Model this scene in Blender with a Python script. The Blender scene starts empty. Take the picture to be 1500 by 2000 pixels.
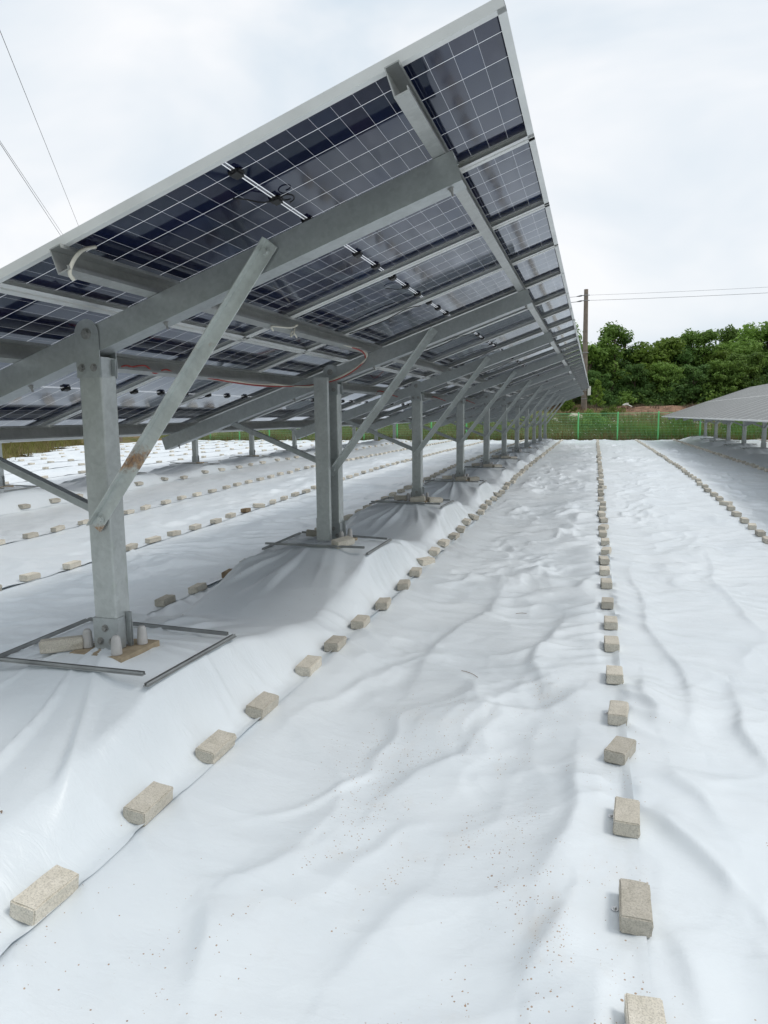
import bpy, bmesh, math, random
import numpy as np
from mathutils import Vector, Matrix

R = math.radians
random.seed(7)
scene = bpy.context.scene
col = scene.collection

# ------------------------------------------------------------------ camera, sky, sun, exposure
F_PX, YAW, PITCH, ROLL, EYE = 1397.2381, .2863, .1329, -.0113, 1.6155
cy_, sy_, cp_, sp_, cr_, sr_ = math.cos(YAW), math.sin(YAW), math.cos(PITCH), math.sin(PITCH), math.cos(ROLL), math.sin(ROLL)
fw = Vector((-sy_, cy_, 0)); rt = Vector((cy_, sy_, 0)); up = Vector((0, 0, 1))
f2 = fw * cp_ - up * sp_; u2 = fw * sp_ + up * cp_
r3 = rt * cr_ + u2 * sr_; u3 = -rt * sr_ + u2 * cr_
cam_d = bpy.data.cameras.new('camera')
cam = bpy.data.objects.new('camera', cam_d); col.objects.link(cam)
cam.matrix_world = Matrix(((r3.x, u3.x, -f2.x, 0), (r3.y, u3.y, -f2.y, 0), (r3.z, u3.z, -f2.z, EYE), (0, 0, 0, 1)))
cam_d.sensor_fit = 'VERTICAL'; cam_d.sensor_height = 32.0
cam_d.lens = F_PX / 2000 * 32.0
cam_d.clip_start = .05; cam_d.clip_end = 3000
scene.camera = cam

SUN_EL, SUN_AZ = R(56), R(86)       # azimuth measured from +Y (view along the rows) towards +X (right)
world = bpy.data.worlds.new('World'); scene.world = world; world.use_nodes = True
wn = world.node_tree.nodes; wl = world.node_tree.links; wn.clear()
w_out = wn.new('ShaderNodeOutputWorld'); w_bg = wn.new('ShaderNodeBackground'); w_bg.inputs['Strength'].default_value = .109
w_sky = wn.new('ShaderNodeTexSky'); w_sky.sky_type = 'NISHITA'; w_sky.sun_disc = False
w_sky.sun_elevation = SUN_EL; w_sky.sun_rotation = SUN_AZ; w_sky.dust_density = 4
w_tc = wn.new('ShaderNodeTexCoord'); w_map = wn.new('ShaderNodeMapping'); w_map.inputs['Scale'].default_value = (1.2, 1.2, 2.6)
w_no = wn.new('ShaderNodeTexNoise'); w_no.inputs['Scale'].default_value = 1.6; w_no.inputs['Detail'].default_value = 5; w_no.inputs['Roughness'].default_value = .5
w_no.inputs['Distortion'].default_value = .4
w_rp = wn.new('ShaderNodeValToRGB')
w_rp.color_ramp.elements[0].position = .37; w_rp.color_ramp.elements[0].color = (.61, .695, .77, 1)
w_rp.color_ramp.elements[1].position = .60; w_rp.color_ramp.elements[1].color = (.86, .872, .89, 1)
w_sc = wn.new('ShaderNodeVectorMath'); w_sc.operation = 'SCALE'; w_sc.inputs['Scale'].default_value = 10.0
w_mx = wn.new('ShaderNodeMix'); w_mx.data_type = 'RGBA'; w_mx.inputs[0].default_value = .93
wl.new(w_tc.outputs['Generated'], w_map.inputs[0]); wl.new(w_map.outputs[0], w_no.inputs['Vector'])
wl.new(w_no.outputs['Fac'], w_rp.inputs[0]); wl.new(w_rp.outputs[0], w_sc.inputs[0])
wl.new(w_sky.outputs[0], w_mx.inputs[6]); wl.new(w_sc.outputs[0], w_mx.inputs[7])
wl.new(w_mx.outputs[2], w_bg.inputs[0]); wl.new(w_bg.outputs[0], w_out.inputs[0])

sun_d = bpy.data.lights.new('sun', 'SUN'); sun_d.energy = 1.15; sun_d.angle = R(17); sun_d.color = (1, .96, .9)
sun = bpy.data.objects.new('sun', sun_d); col.objects.link(sun)
sdir = Vector((math.sin(SUN_AZ) * math.cos(SUN_EL), math.cos(SUN_AZ) * math.cos(SUN_EL), math.sin(SUN_EL)))
sun.rotation_euler = sdir.to_track_quat('Z', 'Y').to_euler()
sun.location = (0, 0, 30)
scene.view_settings.view_transform = 'Standard'; scene.view_settings.look = 'None'
scene.view_settings.exposure = .12; scene.view_settings.gamma = 1; scene.view_settings.use_curve_mapping = False

# ------------------------------------------------------------------ helpers
def tag(o, label=None, cat=None, group=None, kind=None):
    if label: o['label'] = label
    if cat: o['category'] = cat
    if group: o['group'] = group
    if kind: o['kind'] = kind
    return o

def link(name, mesh, parent=None, loc=None):
    o = bpy.data.objects.new(name, mesh); col.objects.link(o)
    if parent is not None: o.parent = parent
    if loc is not None: o.location = loc
    return o

def empty(name, loc, rz=0):
    o = bpy.data.objects.new(name, None); col.objects.link(o)
    o.location = loc; o.rotation_euler = (0, 0, rz); o.empty_display_size = .2
    return o

def put(o, parent=None, loc=None, name=None):
    c = o.copy(); col.objects.link(c)
    c.parent = parent
    if loc is not None: c.location = loc
    return c

class MB:
    """collects verts / faces (with material slots) for one mesh"""
    def __init__(s): s.v = []; s.f = []; s.m = []
    def add(s, vs, fs, m=0):
        k = len(s.v); s.v += [tuple(v) for v in vs]
        s.f += [tuple(i + k for i in f) for f in fs]; s.m += [m] * len(fs)
        return s
    def frame_box(s, o, a, b, c, m=0):          # corner o and three edge vectors
        o, a, b, c = Vector(o), Vector(a), Vector(b), Vector(c)
        vs = [o, o + a, o + a + b, o + b, o + c, o + a + c, o + a + b + c, o + b + c]
        fs = [(0, 3, 2, 1), (4, 5, 6, 7), (0, 1, 5, 4), (1, 2, 6, 5), (2, 3, 7, 6), (3, 0, 4, 7)]
        if a.cross(b).dot(c) < 0: fs = [f[::-1] for f in fs]
        return s.add(vs, fs, m)
    def box(s, x0, x1, y0, y1, z0, z1, m=0):
        return s.frame_box((x0, y0, z0), (x1 - x0, 0, 0), (0, y1 - y0, 0), (0, 0, z1 - z0), m)
    def extrude(s, prof, A, B, U, V, m=0, caps=True):      # closed 2-D profile swept from A to B
        A, B, U, V = Vector(A), Vector(B), Vector(U), Vector(V)
        n = len(prof)
        if U.cross(V).dot(B - A) < 0: prof = prof[::-1]
        area = sum(prof[i][0] * prof[(i + 1) % n][1] - prof[(i + 1) % n][0] * prof[i][1] for i in range(n))
        if (area < 0): prof = prof[::-1]; flip = U.cross(V).dot(B - A) < 0
        vs = [A + U * p[0] + V * p[1] for p in prof] + [B + U * p[0] + V * p[1] for p in prof]
        fs = [(i, (i + 1) % n, n + (i + 1) % n, n + i) for i in range(n)]
        if caps: fs += [tuple(range(n))[::-1], tuple(range(n, 2 * n))]
        return s.add(vs, fs, m)
    def tube(s, pts, r, n=6, m=0, closed_ends=True):
        pts = [Vector(p) for p in pts]; k0 = len(pts)
        rs = r if isinstance(r, (list, tuple)) else [r] * k0
        vs = []; fs = []
        side = None
        for i, p in enumerate(pts):
            t = (pts[min(i + 1, k0 - 1)] - pts[max(i - 1, 0)]).normalized()
            if side is None:
                side = t.cross(Vector((0, 0, 1)) if abs(t.z) < .9 else Vector((1, 0, 0))).normalized()
            side = (side - t * side.dot(t)).normalized(); b = t.cross(side)
            for j in range(n):
                a = 2 * math.pi * j / n
                vs.append(p + (side * math.cos(a) + b * math.sin(a)) * rs[i])
        for i in range(k0 - 1):
            for j in range(n):
                fs.append((i * n + j, i * n + (j + 1) % n, (i + 1) * n + (j + 1) % n, (i + 1) * n + j))
        if closed_ends: fs += [tuple(range(n))[::-1], tuple(range((k0 - 1) * n, k0 * n))]
        return s.add(vs, fs, m)
    def mesh(s, name, mats, smooth=False):
        me = bpy.data.meshes.new(name); me.from_pydata(s.v, [], s.f); me.update()
        for m in (mats if isinstance(mats, (list, tuple)) else [mats]): me.materials.append(m)
        if any(s.m): me.polygons.foreach_set('material_index', s.m)
        if smooth: me.polygons.foreach_set('use_smooth', [True] * len(me.polygons))
        bm = bmesh.new(); bm.from_mesh(me); bmesh.ops.recalc_face_normals(bm, faces=bm.faces); bm.to_mesh(me); bm.free()
        return me

def bevel_mesh(me, w, seg=1):
    bm = bmesh.new(); bm.from_mesh(me)
    bmesh.ops.bevel(bm, geom=bm.edges[:], offset=w, segments=seg, affect='EDGES', profile=.6)
    bm.to_mesh(me); bm.free(); return me

# ------------------------------------------------------------------ noise on arrays (for terrain and cloth relief)
_rng = np.random.default_rng(11)
_perm = np.concatenate([_rng.permutation(512)] * 3)
_ang = _rng.uniform(0, 2 * np.pi, 512); _gx, _gy = np.cos(_ang), np.sin(_ang)
def perlin(x, y, seed=0):
    x = np.asarray(x, float) + seed * 17.31; y = np.asarray(y, float) - seed * 9.73
    xi = np.floor(x).astype(int); yi = np.floor(y).astype(int); xf = x - xi; yf = y - yi
    xi &= 511; yi &= 511
    def g(ix, iy, dx, dy):
        h = _perm[_perm[ix & 511] + (iy & 511)]
        return _gx[h] * dx + _gy[h] * dy
    u = xf ** 3 * (xf * (xf * 6 - 15) + 10); v = yf ** 3 * (yf * (yf * 6 - 15) + 10)
    a = g(xi, yi, xf, yf); b = g(xi + 1, yi, xf - 1, yf); c = g(xi, yi + 1, xf, yf - 1); d = g(xi + 1, yi + 1, xf - 1, yf - 1)
    return ((a * (1 - u) + b * u) * (1 - v) + (c * (1 - u) + d * u) * v) * 1.5
def worley(x, y, seed=0):
    '''squared distance to the nearest scattered point: rounded hollows parted by straight sharp ridges'''
    x = np.asarray(x, float) + seed * 13.7; y = np.asarray(y, float) + seed * 7.9
    xi = np.floor(x).astype(int); yi = np.floor(y).astype(int); best = np.full(x.shape, 9.)
    for dx in (-1, 0, 1):
        for dy in (-1, 0, 1):
            cx_, cy__ = xi + dx, yi + dy; h = _perm[_perm[(cx_ + seed * 31) & 511] + (cy__ & 511)]; h2 = _perm[h + 97]
            best = np.minimum(best, (cx_ + h / 512. - x) ** 2 + (cy__ + h2 / 512. - y) ** 2)
    return best
def sstep(a, b, x):
    t = np.clip((x - a) / (b - a), 0, 1); return t * t * (3 - 2 * t)

# ------------------------------------------------------------------ materials
def mat(name):
    m = bpy.data.materials.new(name); m.use_nodes = True
    n = m.node_tree.nodes; b = n['Principled BSDF']
    return m, n, m.node_tree.links, b
def noise(n, l, vec, scale, detail=4, rough=.55, dist=0):
    t = n.new('ShaderNodeTexNoise'); t.inputs['Scale'].default_value = scale; t.inputs['Detail'].default_value = detail
    t.inputs['Roughness'].default_value = rough; t.inputs['Distortion'].default_value = dist
    if vec is not None: l.new(vec, t.inputs['Vector'])
    return t
def ramp(n, l, fac, stops):
    t = n.new('ShaderNodeValToRGB'); e = t.color_ramp.elements
    e[0].position, e[0].color = stops[0][0], (*stops[0][1], 1)
    e[1].position, e[1].color = stops[-1][0], (*stops[-1][1], 1)
    for p, c in stops[1:-1]:
        k = e.new(p); k.color = (*c, 1)
    l.new(fac, t.inputs[0]); return t
def mixc(n, l, fac, a, b, mode='MIX'):
    t = n.new('ShaderNodeMix'); t.data_type = 'RGBA'; t.blend_type = mode
    for s, i in ((fac, 0), (a, 6), (b, 7)):
        if hasattr(s, 'is_output'): l.new(s, t.inputs[i])
        elif isinstance(s, (int, float)): t.inputs[i].default_value = s
        else: t.inputs[i].default_value = (*s, 1)
    return t.outputs[2]
def math_(n, l, op, a, b=None):
    t = n.new('ShaderNodeMath'); t.operation = op
    for i, s in enumerate((a, b)):
        if s is None: continue
        if hasattr(s, 'is_output'): l.new(s, t.inputs[i])
        else: t.inputs[i].default_value = s
    return t.outputs[0]
def bump(n, l, h, strength, dist, b, nrm=None):
    t = n.new('ShaderNodeBump'); t.inputs['Strength'].default_value = strength; t.inputs['Distance'].default_value = dist
    l.new(h, t.inputs['Height'])
    if nrm is not None: l.new(nrm, t.inputs['Normal'])
    l.new(t.outputs[0], b.inputs['Normal']); return t.outputs[0]
def coords(n, kind='Object'):
    return n.new('ShaderNodeTexCoord').outputs[kind]
def simple(name, c, rough=.6, metal=0, spec=.5, var=.0, vscale=6):
    m, n, l, b = mat(name)
    b.inputs['Base Color'].default_value = (*c, 1); b.inputs['Roughness'].default_value = rough
    b.inputs['Metallic'].default_value = metal; b.inputs['Specular IOR Level'].default_value = spec
    if var:
        t = noise(n, l, coords(n), vscale, 5)
        r = ramp(n, l, t.outputs['Fac'], [(.3, tuple(x * (1 - var) for x in c)), (.7, tuple(min(1, x * (1 + var)) for x in c))])
        l.new(r.outputs[0], b.inputs['Base Color'])
    return m

def galvanised(name, base=(.38, .405, .41), rust=False, algae=False):
    m, n, l, b = mat(name); oc = coords(n)
    t1 = noise(n, l, oc, 9, 6, .65, .6); t2 = noise(n, l, oc, 60, 3)
    vo = n.new('ShaderNodeTexVoronoi'); vo.inputs['Scale'].default_value = 55; l.new(oc, vo.inputs['Vector'])
    k = math_(n, l, 'ADD', math_(n, l, 'MULTIPLY', t1.outputs['Fac'], .7), math_(n, l, 'MULTIPLY', vo.outputs['Color'], .16))
    k = math_(n, l, 'ADD', k, math_(n, l, 'MULTIPLY', t2.outputs['Fac'], .14))
    c = ramp(n, l, k, [(.32, tuple(x * .86 for x in base)), (.5, base), (.72, tuple(min(1, x * 1.16) for x in base))]).outputs[0]
    if algae:
        mp = n.new('ShaderNodeMapping'); mp.inputs['Scale'].default_value = (5, 5, 2.2); l.new(oc, mp.inputs[0])
        t3 = noise(n, l, mp.outputs[0], 1.0, 6, .6)
        c = mixc(n, l, math_(n, l, 'MULTIPLY', ramp(n, l, t3.outputs['Fac'], [(.55, (0, 0, 0)), (.72, (1, 1, 1))]).outputs[0], .55), c, (.25, .32, .2))
    metal = .6
    b.inputs['Roughness'].default_value = .40
    if rust:
        sx = n.new('ShaderNodeSeparateXYZ'); l.new(oc, sx.inputs[0])
        def band(z0, z1, soft):
            a = n.new('ShaderNodeMapRange'); a.inputs[1].default_value = z0 - soft; a.inputs[2].default_value = z0 + soft; l.new(sx.outputs[2], a.inputs[0])
            d = n.new('ShaderNodeMapRange'); d.inputs[1].default_value = z1 + soft; d.inputs[2].default_value = z1 - soft; l.new(sx.outputs[2], d.inputs[0])
            return math_(n, l, 'MULTIPLY', a.outputs[0], d.outputs[0])
        t4 = noise(n, l, oc, 26, 6, .7)
        spots = math_(n, l, 'ADD', math_(n, l, 'MULTIPLY', band(.25, .40, .05), 1.0), math_(n, l, 'MULTIPLY', band(-.05, .03, .03), .95))
        spots = math_(n, l, 'ADD', spots, math_(n, l, 'MULTIPLY', band(.78, .86, .05), .72))
        spots = math_(n, l, 'ADD', spots, .18)
        kk = math_(n, l, 'MULTIPLY', spots, t4.outputs['Fac'])
        fac = ramp(n, l, kk, [(.40, (0, 0, 0)), (.62, (1, 1, 1))]).outputs[0]
        rc = ramp(n, l, noise(n, l, oc, 70, 3).outputs['Fac'], [(.35, (.17, .075, .025)), (.65, (.42, .22, .07))]).outputs[0]
        c = mixc(n, l, math_(n, l, 'MULTIPLY', fac, .82), c, rc)
        inv = math_(n, l, 'MULTIPLY', math_(n, l, 'SUBTRACT', 1, fac), metal); l.new(inv, b.inputs['Metallic'])
        l.new(math_(n, l, 'ADD', .46, math_(n, l, 'MULTIPLY', fac, .4)), b.inputs['Roughness'])
    else:
        b.inputs['Metallic'].default_value = metal
    l.new(c, b.inputs['Base Color'])
    bump(n, l, t2.outputs['Fac'], .06, .01, b)
    return m

M_GALV = galvanised('galvanised_steel', (.42, .445, .45))
M_BRACE = galvanised('galvanised_brace_steel', (.54, .57, .565))
M_POST = galvanised('galvanised_post_steel', (.47, .495, .49), algae=True)
M_RUST = galvanised('galvanised_steel_with_rust', (.57, .60, .585), rust=True)
M_PURL = galvanised('purlin_steel', (.41, .42, .41))
M_ALU = simple('aluminium_frame', (.70, .71, .70), .45, .35, var=.1, vscale=3)
M_BOLT = simple('bolt_steel', (.3, .3, .29), .5, .6, var=.25, vscale=40)
M_BLACK = simple('black_plastic', (.012, .012, .013), .45)
M_CABLE_W = simple('cream_cable', (.62, .6, .52), .5)
M_CABLE_R = simple('red_cable', (.32, .035, .025), .45)
M_CAP = simple('grey_plastic_cap', (.5, .49, .48), .55, var=.12, vscale=20)
M_PAD = simple('tan_concrete_pad', (.36, .29, .2), .9, var=.25, vscale=18)
M_BAR = simple('thin_zinc_bar', (.33, .34, .34), .42, .7, var=.25, vscale=5)
M_RUBBER = simple('dark_rubber', (.02, .02, .02), .7)

def panel_material(name, cols=6, rows=24, W_=1.038, L_=2.085):
    """dark cells behind glass, thin light gaps that let the sky shine through"""
    m, n, l, b = mat(name); out = n['Material Output']
    oc = coords(n)
    sx = n.new('ShaderNodeSeparateXYZ'); l.new(oc, sx.inputs[0])
    def cell(axis, pitch, off):
        q = math_(n, l, 'DIVIDE', math_(n, l, 'SUBTRACT', sx.outputs[axis], off), pitch)
        fr = math_(n, l, 'FRACT', q); fl = math_(n, l, 'FLOOR', q)
        dd = math_(n, l, 'MULTIPLY', math_(n, l, 'MINIMUM', fr, math_(n, l, 'SUBTRACT', 1, fr)), pitch)
        return fl, dd
    px = (W_ - .03) / cols; py = (L_ - .045) / rows
    fx, dx = cell(0, px, .015); fy, dy = cell(1, py * 1.0, .022)
    gx = math_(n, l, 'LESS_THAN', dx, .0014); gy = math_(n, l, 'LESS_THAN', dy, .00065)
    # middle double gap between the two half-strings
    mid = math_(n, l, 'ABSOLUTE', math_(n, l, 'SUBTRACT', sx.outputs[1], L_ / 2))
    gm = math_(n, l, 'MULTIPLY', math_(n, l, 'LESS_THAN', mid, .0095), math_(n, l, 'GREATER_THAN', mid, .0045))
    ex = math_(n, l, 'LESS_THAN', sx.outputs[0], .013); ex2 = math_(n, l, 'GREATER_THAN', sx.outputs[0], W_ - .013)
    gap = math_(n, l, 'MAXIMUM', math_(n, l, 'MAXIMUM', gx, math_(n, l, 'MULTIPLY', gy, .42)), math_(n, l, 'MAXIMUM', gm, math_(n, l, 'MULTIPLY', math_(n, l, 'MAXIMUM', ex, ex2), .0)))
    cmb = n.new('ShaderNodeCombineXYZ'); l.new(fx, cmb.inputs[0]); l.new(fy, cmb.inputs[1])
    oi = n.new('ShaderNodeObjectInfo'); l.new(math_(n, l, 'MULTIPLY', oi.outputs['Random'], 57.0), cmb.inputs[2])
    wn_ = n.new('ShaderNodeTexWhiteNoise'); wn_.noise_dimensions = '3D'; l.new(cmb.outputs[0], wn_.inputs['Vector'])
    cc = ramp(n, l, wn_.outputs['Value'], [(0, (.007, .010, .026)), (.45, (.010, .014, .038)), (.75, (.017, .014, .032)), (1, (.011, .020, .052))]).outputs[0]
    base = mixc(n, l, gap, cc, (.70, .72, .74))
    l.new(base, b.inputs['Base Color'])
    big = noise(n, l, oc, 1.7, 3)
    l.new(math_(n, l, 'ADD', .045, math_(n, l, 'MULTIPLY', big.outputs['Fac'], .07)), b.inputs['Roughness'])
    b.inputs['Specular IOR Level'].default_value = .2; b.inputs['Specular Tint'].default_value = (.62, .74, 1, 1)
    b.inputs['Coat Weight'].default_value = 1; b.inputs['Coat IOR'].default_value = 1.30; b.inputs['Coat Tint'].default_value = (.86, .91, 1, 1); b.inputs['Coat Roughness'].default_value = .06
    bump(n, l, noise(n, l, oc, 5.5, 2).outputs['Fac'], .10, .004, b)
    tr = n.new('ShaderNodeBsdfTranslucent'); tr.inputs[0].default_value = (.86, .88, .9, 1)
    mx = n.new('ShaderNodeMixShader'); l.new(math_(n, l, 'MULTIPLY', gap, .62), mx.inputs[0])
    l.new(b.outputs[0], mx.inputs[1]); l.new(tr.outputs[0], mx.inputs[2]); l.new(mx.outputs[0], out.inputs['Surface'])
    return m
M_PANEL = panel_material('bifacial_panel_glass')
def panel_front_material(name, W_=1.038, L_=2.085):
    m, n, l, b = mat(name); oc = coords(n)
    sx = n.new('ShaderNodeSeparateXYZ'); l.new(oc, sx.inputs[0])
    q = math_(n, l, 'FRACT', math_(n, l, 'DIVIDE', math_(n, l, 'SUBTRACT', sx.outputs[0], .015), (W_ - .03) / 6))
    g = math_(n, l, 'LESS_THAN', math_(n, l, 'MINIMUM', q, math_(n, l, 'SUBTRACT', 1, q)), .014)
    l.new(mixc(n, l, g, (.14, .14, .136), (.40, .40, .39)), b.inputs['Base Color'])
    b.inputs['Roughness'].default_value = .38; b.inputs['Specular IOR Level'].default_value = .28
    return m
M_PANEL_FRONT = panel_front_material('textured_front_glass')

def sheet_material():
    m, n, l, b = mat('white_plastic_sheet'); gc = coords(n)
    t0 = noise(n, l, gc, .7, 5, .6); t1 = noise(n, l, gc, 3.2, 5, .6, .5)
    c = ramp(n, l, t0.outputs['Fac'], [(.3, (.70, .755, .795)), (.7, (.76, .805, .835))]).outputs[0]
    # splashed soil: small spots of different size gathered in patches and trails
    mp = n.new('ShaderNodeMapping'); mp.inputs['Scale'].default_value = (1.5, .55, 1); mp.inputs['Rotation'].default_value = (0, 0, -.25); l.new(gc, mp.inputs[0])
    patch = ramp(n, l, noise(n, l, mp.outputs[0], 1.25, 6, .72).outputs['Fac'], [(.47, (0, 0, 0)), (.63, (1, 1, 1))]).outputs[0]
    rare = ramp(n, l, noise(n, l, gc, .45, 2).outputs['Fac'], [(.42, (0, 0, 0)), (.60, (1, 1, 1))]).outputs[0]
    sx = n.new('ShaderNodeSeparateXYZ'); l.new(gc, sx.inputs[0])
    ex = math_(n, l, 'DIVIDE', math_(n, l, 'ADD', sx.outputs[0], .42), .85); ey = math_(n, l, 'DIVIDE', math_(n, l, 'SUBTRACT', sx.outputs[1], 2.1), 2.4)
    el = math_(n, l, 'SUBTRACT', 1.25, math_(n, l, 'ADD', math_(n, l, 'MULTIPLY', ex, ex), math_(n, l, 'MULTIPLY', ey, ey)))
    el = math_(n, l, 'MINIMUM', math_(n, l, 'MAXIMUM', el, 0), 1)
    pm = math_(n, l, 'MULTIPLY', patch, math_(n, l, 'MAXIMUM', el, math_(n, l, 'MULTIPLY', rare, .16)))
    def dots(scale, size, thr):
        v = n.new('ShaderNodeTexVoronoi'); v.inputs['Scale'].default_value = scale; l.new(gc, v.inputs['Vector'])
        s = n.new('ShaderNodeSeparateColor'); l.new(v.outputs['Color'], s.inputs[0])
        on = math_(n, l, 'GREATER_THAN', math_(n, l, 'ADD', s.outputs[0], math_(n, l, 'MULTIPLY', pm, .85)), thr)
        rad = math_(n, l, 'MULTIPLY', math_(n, l, 'POWER', s.outputs[1], 2.2), size)
        d = math_(n, l, 'LESS_THAN', v.outputs['Distance'], math_(n, l, 'ADD', rad, size * .18))
        return math_(n, l, 'MULTIPLY', on, d)
    d1 = math_(n, l, 'MULTIPLY', dots(120, .36, 1.04), .8)
    d2 = math_(n, l, 'MULTIPLY', dots(52, .24, 1.26), .9)
    dd = math_(n, l, 'MAXIMUM', d1, d2)
    dc = ramp(n, l, noise(n, l, gc, 30, 2).outputs['Fac'], [(.3, (.22, .11, .05)), (.7, (.46, .29, .15))]).outputs[0]
    haze_ = math_(n, l, 'MULTIPLY', math_(n, l, 'MULTIPLY', math_(n, l, 'MULTIPLY', patch, el), ramp(n, l, t1.outputs['Fac'], [(.5, (0, 0, 0)), (.75, (1, 1, 1))]).outputs[0]), .42)
    c = mixc(n, l, haze_, c, (.60, .50, .38))
    c = mixc(n, l, dd, c, dc)
    l.new(c, b.inputs['Base Color'])
    b.inputs['Roughness'].default_value = .33; b.inputs['Specular IOR Level'].default_value = .55
    mp2 = n.new('ShaderNodeMapping'); mp2.inputs['Scale'].default_value = (1, 2.6, 1); l.new(gc, mp2.inputs[0])
    h1 = noise(n, l, mp2.outputs[0], 9, 5, .6, 1.2); h2 = noise(n, l, gc, 2.4, 3)
    hh = math_(n, l, 'MULTIPLY', h1.outputs['Fac'], ramp(n, l, h2.outputs['Fac'], [(.35, (.15, .15, .15)), (.7, (1, 1, 1))]).outputs[0])
    ds = n.new('ShaderNodeVectorMath'); ds.operation = 'MULTIPLY_ADD'; l.new(noise(n, l, gc, 2.2, 2).outputs['Color'], ds.inputs[0]); ds.inputs[1].default_value = (.35, .35, 0); l.new(gc, ds.inputs[2])
    mp3 = n.new('ShaderNodeMapping'); mp3.inputs['Scale'].default_value = (2.2, 5.2, 1); mp3.inputs['Rotation'].default_value = (0, 0, .5); l.new(ds.outputs[0], mp3.inputs[0])
    vc = n.new('ShaderNodeTexVoronoi'); vc.voronoi_dimensions = '2D'; vc.inputs['Scale'].default_value = 1.3; l.new(mp3.outputs[0], vc.inputs['Vector'])
    hh = math_(n, l, 'ADD', math_(n, l, 'MULTIPLY', hh, .8), math_(n, l, 'MULTIPLY', math_(n, l, 'POWER', vc.outputs['Distance'], 2.0), ramp(n, l, noise(n, l, gc, 1.3, 2).outputs['Fac'], [(.42, (0, 0, 0)), (.6, (1.3, 1.3, 1.3))]).outputs[0]))
    bump(n, l, hh, .28, .025, b)
    return m
M_SHEET = sheet_material()

def brick_material(name, c0, c1):
    m, n, l, b = mat(name); oc = coords(n); oi = n.new('ShaderNodeObjectInfo')
    add = n.new('ShaderNodeVectorMath'); add.operation = 'ADD'; l.new(oc, add.inputs[0])
    cb = n.new('ShaderNodeCombineXYZ'); l.new(math_(n, l, 'MULTIPLY', oi.outputs['Random'], 31), cb.inputs[0]); l.new(cb.outputs[0], add.inputs[1])
    v = add.outputs[0]
    t1 = noise(n, l, v, 14, 5, .6); t2 = noise(n, l, v, 190, 3, .7); t3 = noise(n, l, v, 420, 2)
    c = ramp(n, l, t1.outputs['Fac'], [(.3, c0), (.7, c1)]).outputs[0]
    sp = ramp(n, l, t2.outputs['Fac'], [(.36, (.74, .73, .72)), (.5, (1, 1, 1)), (.66, (1.12, 1.11, 1.1))]).outputs[0]
    c = mixc(n, l, 1.0, c, sp, 'MULTIPLY')
    hv = n.new('ShaderNodeHueSaturation'); l.new(c, hv.inputs['Color'])
    l.new(math_(n, l, 'ADD', .76, math_(n, l, 'MULTIPLY', oi.outputs['Random'], .36)), hv.inputs['Value'])
    l.new(hv.outputs[0], b.inputs['Base Color']); b.inputs['Roughness'].default_value = .93; b.inputs['Specular IOR Level'].default_value = .2
    bump(n, l, math_(n, l, 'ADD', t2.outputs['Fac'], math_(n, l, 'MULTIPLY', t3.outputs['Fac'], .5)), .55, .004, b)
    return m
M_BRICK = brick_material('pale_concrete_brick', (.57, .535, .455), (.69, .65, .57))
M_BRICK_DARK = brick_material('stained_brown_brick', (.16, .11, .065), (.3, .235, .16))

def foliage(name, a, b_, c_):
    m, n, l, b = mat(name); oi = n.new('ShaderNodeObjectInfo'); oc = coords(n)
    t = noise(n, l, oc, .9, 3); t2 = noise(n, l, oc, 5.0, 2)
    k = math_(n, l, 'ADD', math_(n, l, 'MULTIPLY', t.outputs['Fac'], .6), math_(n, l, 'MULTIPLY', t2.outputs['Fac'], .4))
    cc = ramp(n, l, k, [(.33, a), (.5, b_), (.68, c_)]).outputs[0]
    hv = n.new('ShaderNodeHueSaturation'); l.new(cc, hv.inputs['Color'])
    l.new(math_(n, l, 'ADD', .75, math_(n, l, 'MULTIPLY', oi.outputs['Random'], .5)), hv.inputs['Value'])
    l.new(hv.outputs[0], b.inputs['Base Color']); b.inputs['Roughness'].default_value = .6; b.inputs['Specular IOR Level'].default_value = .25
    tr = n.new('ShaderNodeBsdfTranslucent'); l.new(hv.outputs[0], tr.inputs[0])
    mx = n.new('ShaderNodeMixShader'); mx.inputs[0].default_value = .38
    l.new(b.outputs[0], mx.inputs[1]); l.new(tr.outputs[0], mx.inputs[2]); l.new(mx.outputs[0], n['Material Output'].inputs['Surface'])
    return m
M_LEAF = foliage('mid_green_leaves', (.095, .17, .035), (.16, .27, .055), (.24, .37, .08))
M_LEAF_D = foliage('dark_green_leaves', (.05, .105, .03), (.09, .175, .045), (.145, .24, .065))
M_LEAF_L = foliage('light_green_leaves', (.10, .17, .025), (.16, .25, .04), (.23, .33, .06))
M_GRASS = foliage('green_grass', (.11, .13, .03), (.18, .185, .05), (.27, .255, .09))
M_BRUSH = foliage('dead_brown_brush', (.10, .07, .05), (.17, .125, .09), (.25, .19, .14))
M_DRY = foliage('dry_grass', (.13, .105, .05), (.21, .17, .08), (.3, .25, .12))
M_BARK = simple('bark', (.12, .095, .07), .9, var=.35, vscale=12)
M_POLE = simple('weathered_concrete_pole', (.21, .175, .145), .9, var=.25, vscale=4)
M_FENCE = simple('green_painted_steel', (.13, .52, .19), .42, 0, var=.12, vscale=8)
M_WIRE = simple('green_coated_wire', (.22, .55, .26), .5)
M_LINE = simple('dark_cable', (.16, .16, .17), .6)
M_WHITE = simple('white_plastic', (.78, .77, .72), .5, var=.06)
M_ROCK = simple('pale_rock', (.55, .5, .42), .9, var=.2, vscale=8)
M_STRAW = simple('dry_straw', (.22, .13, .06), .8)
M_PETAL = simple('white_petals', (.75, .75, .68), .7)
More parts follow.
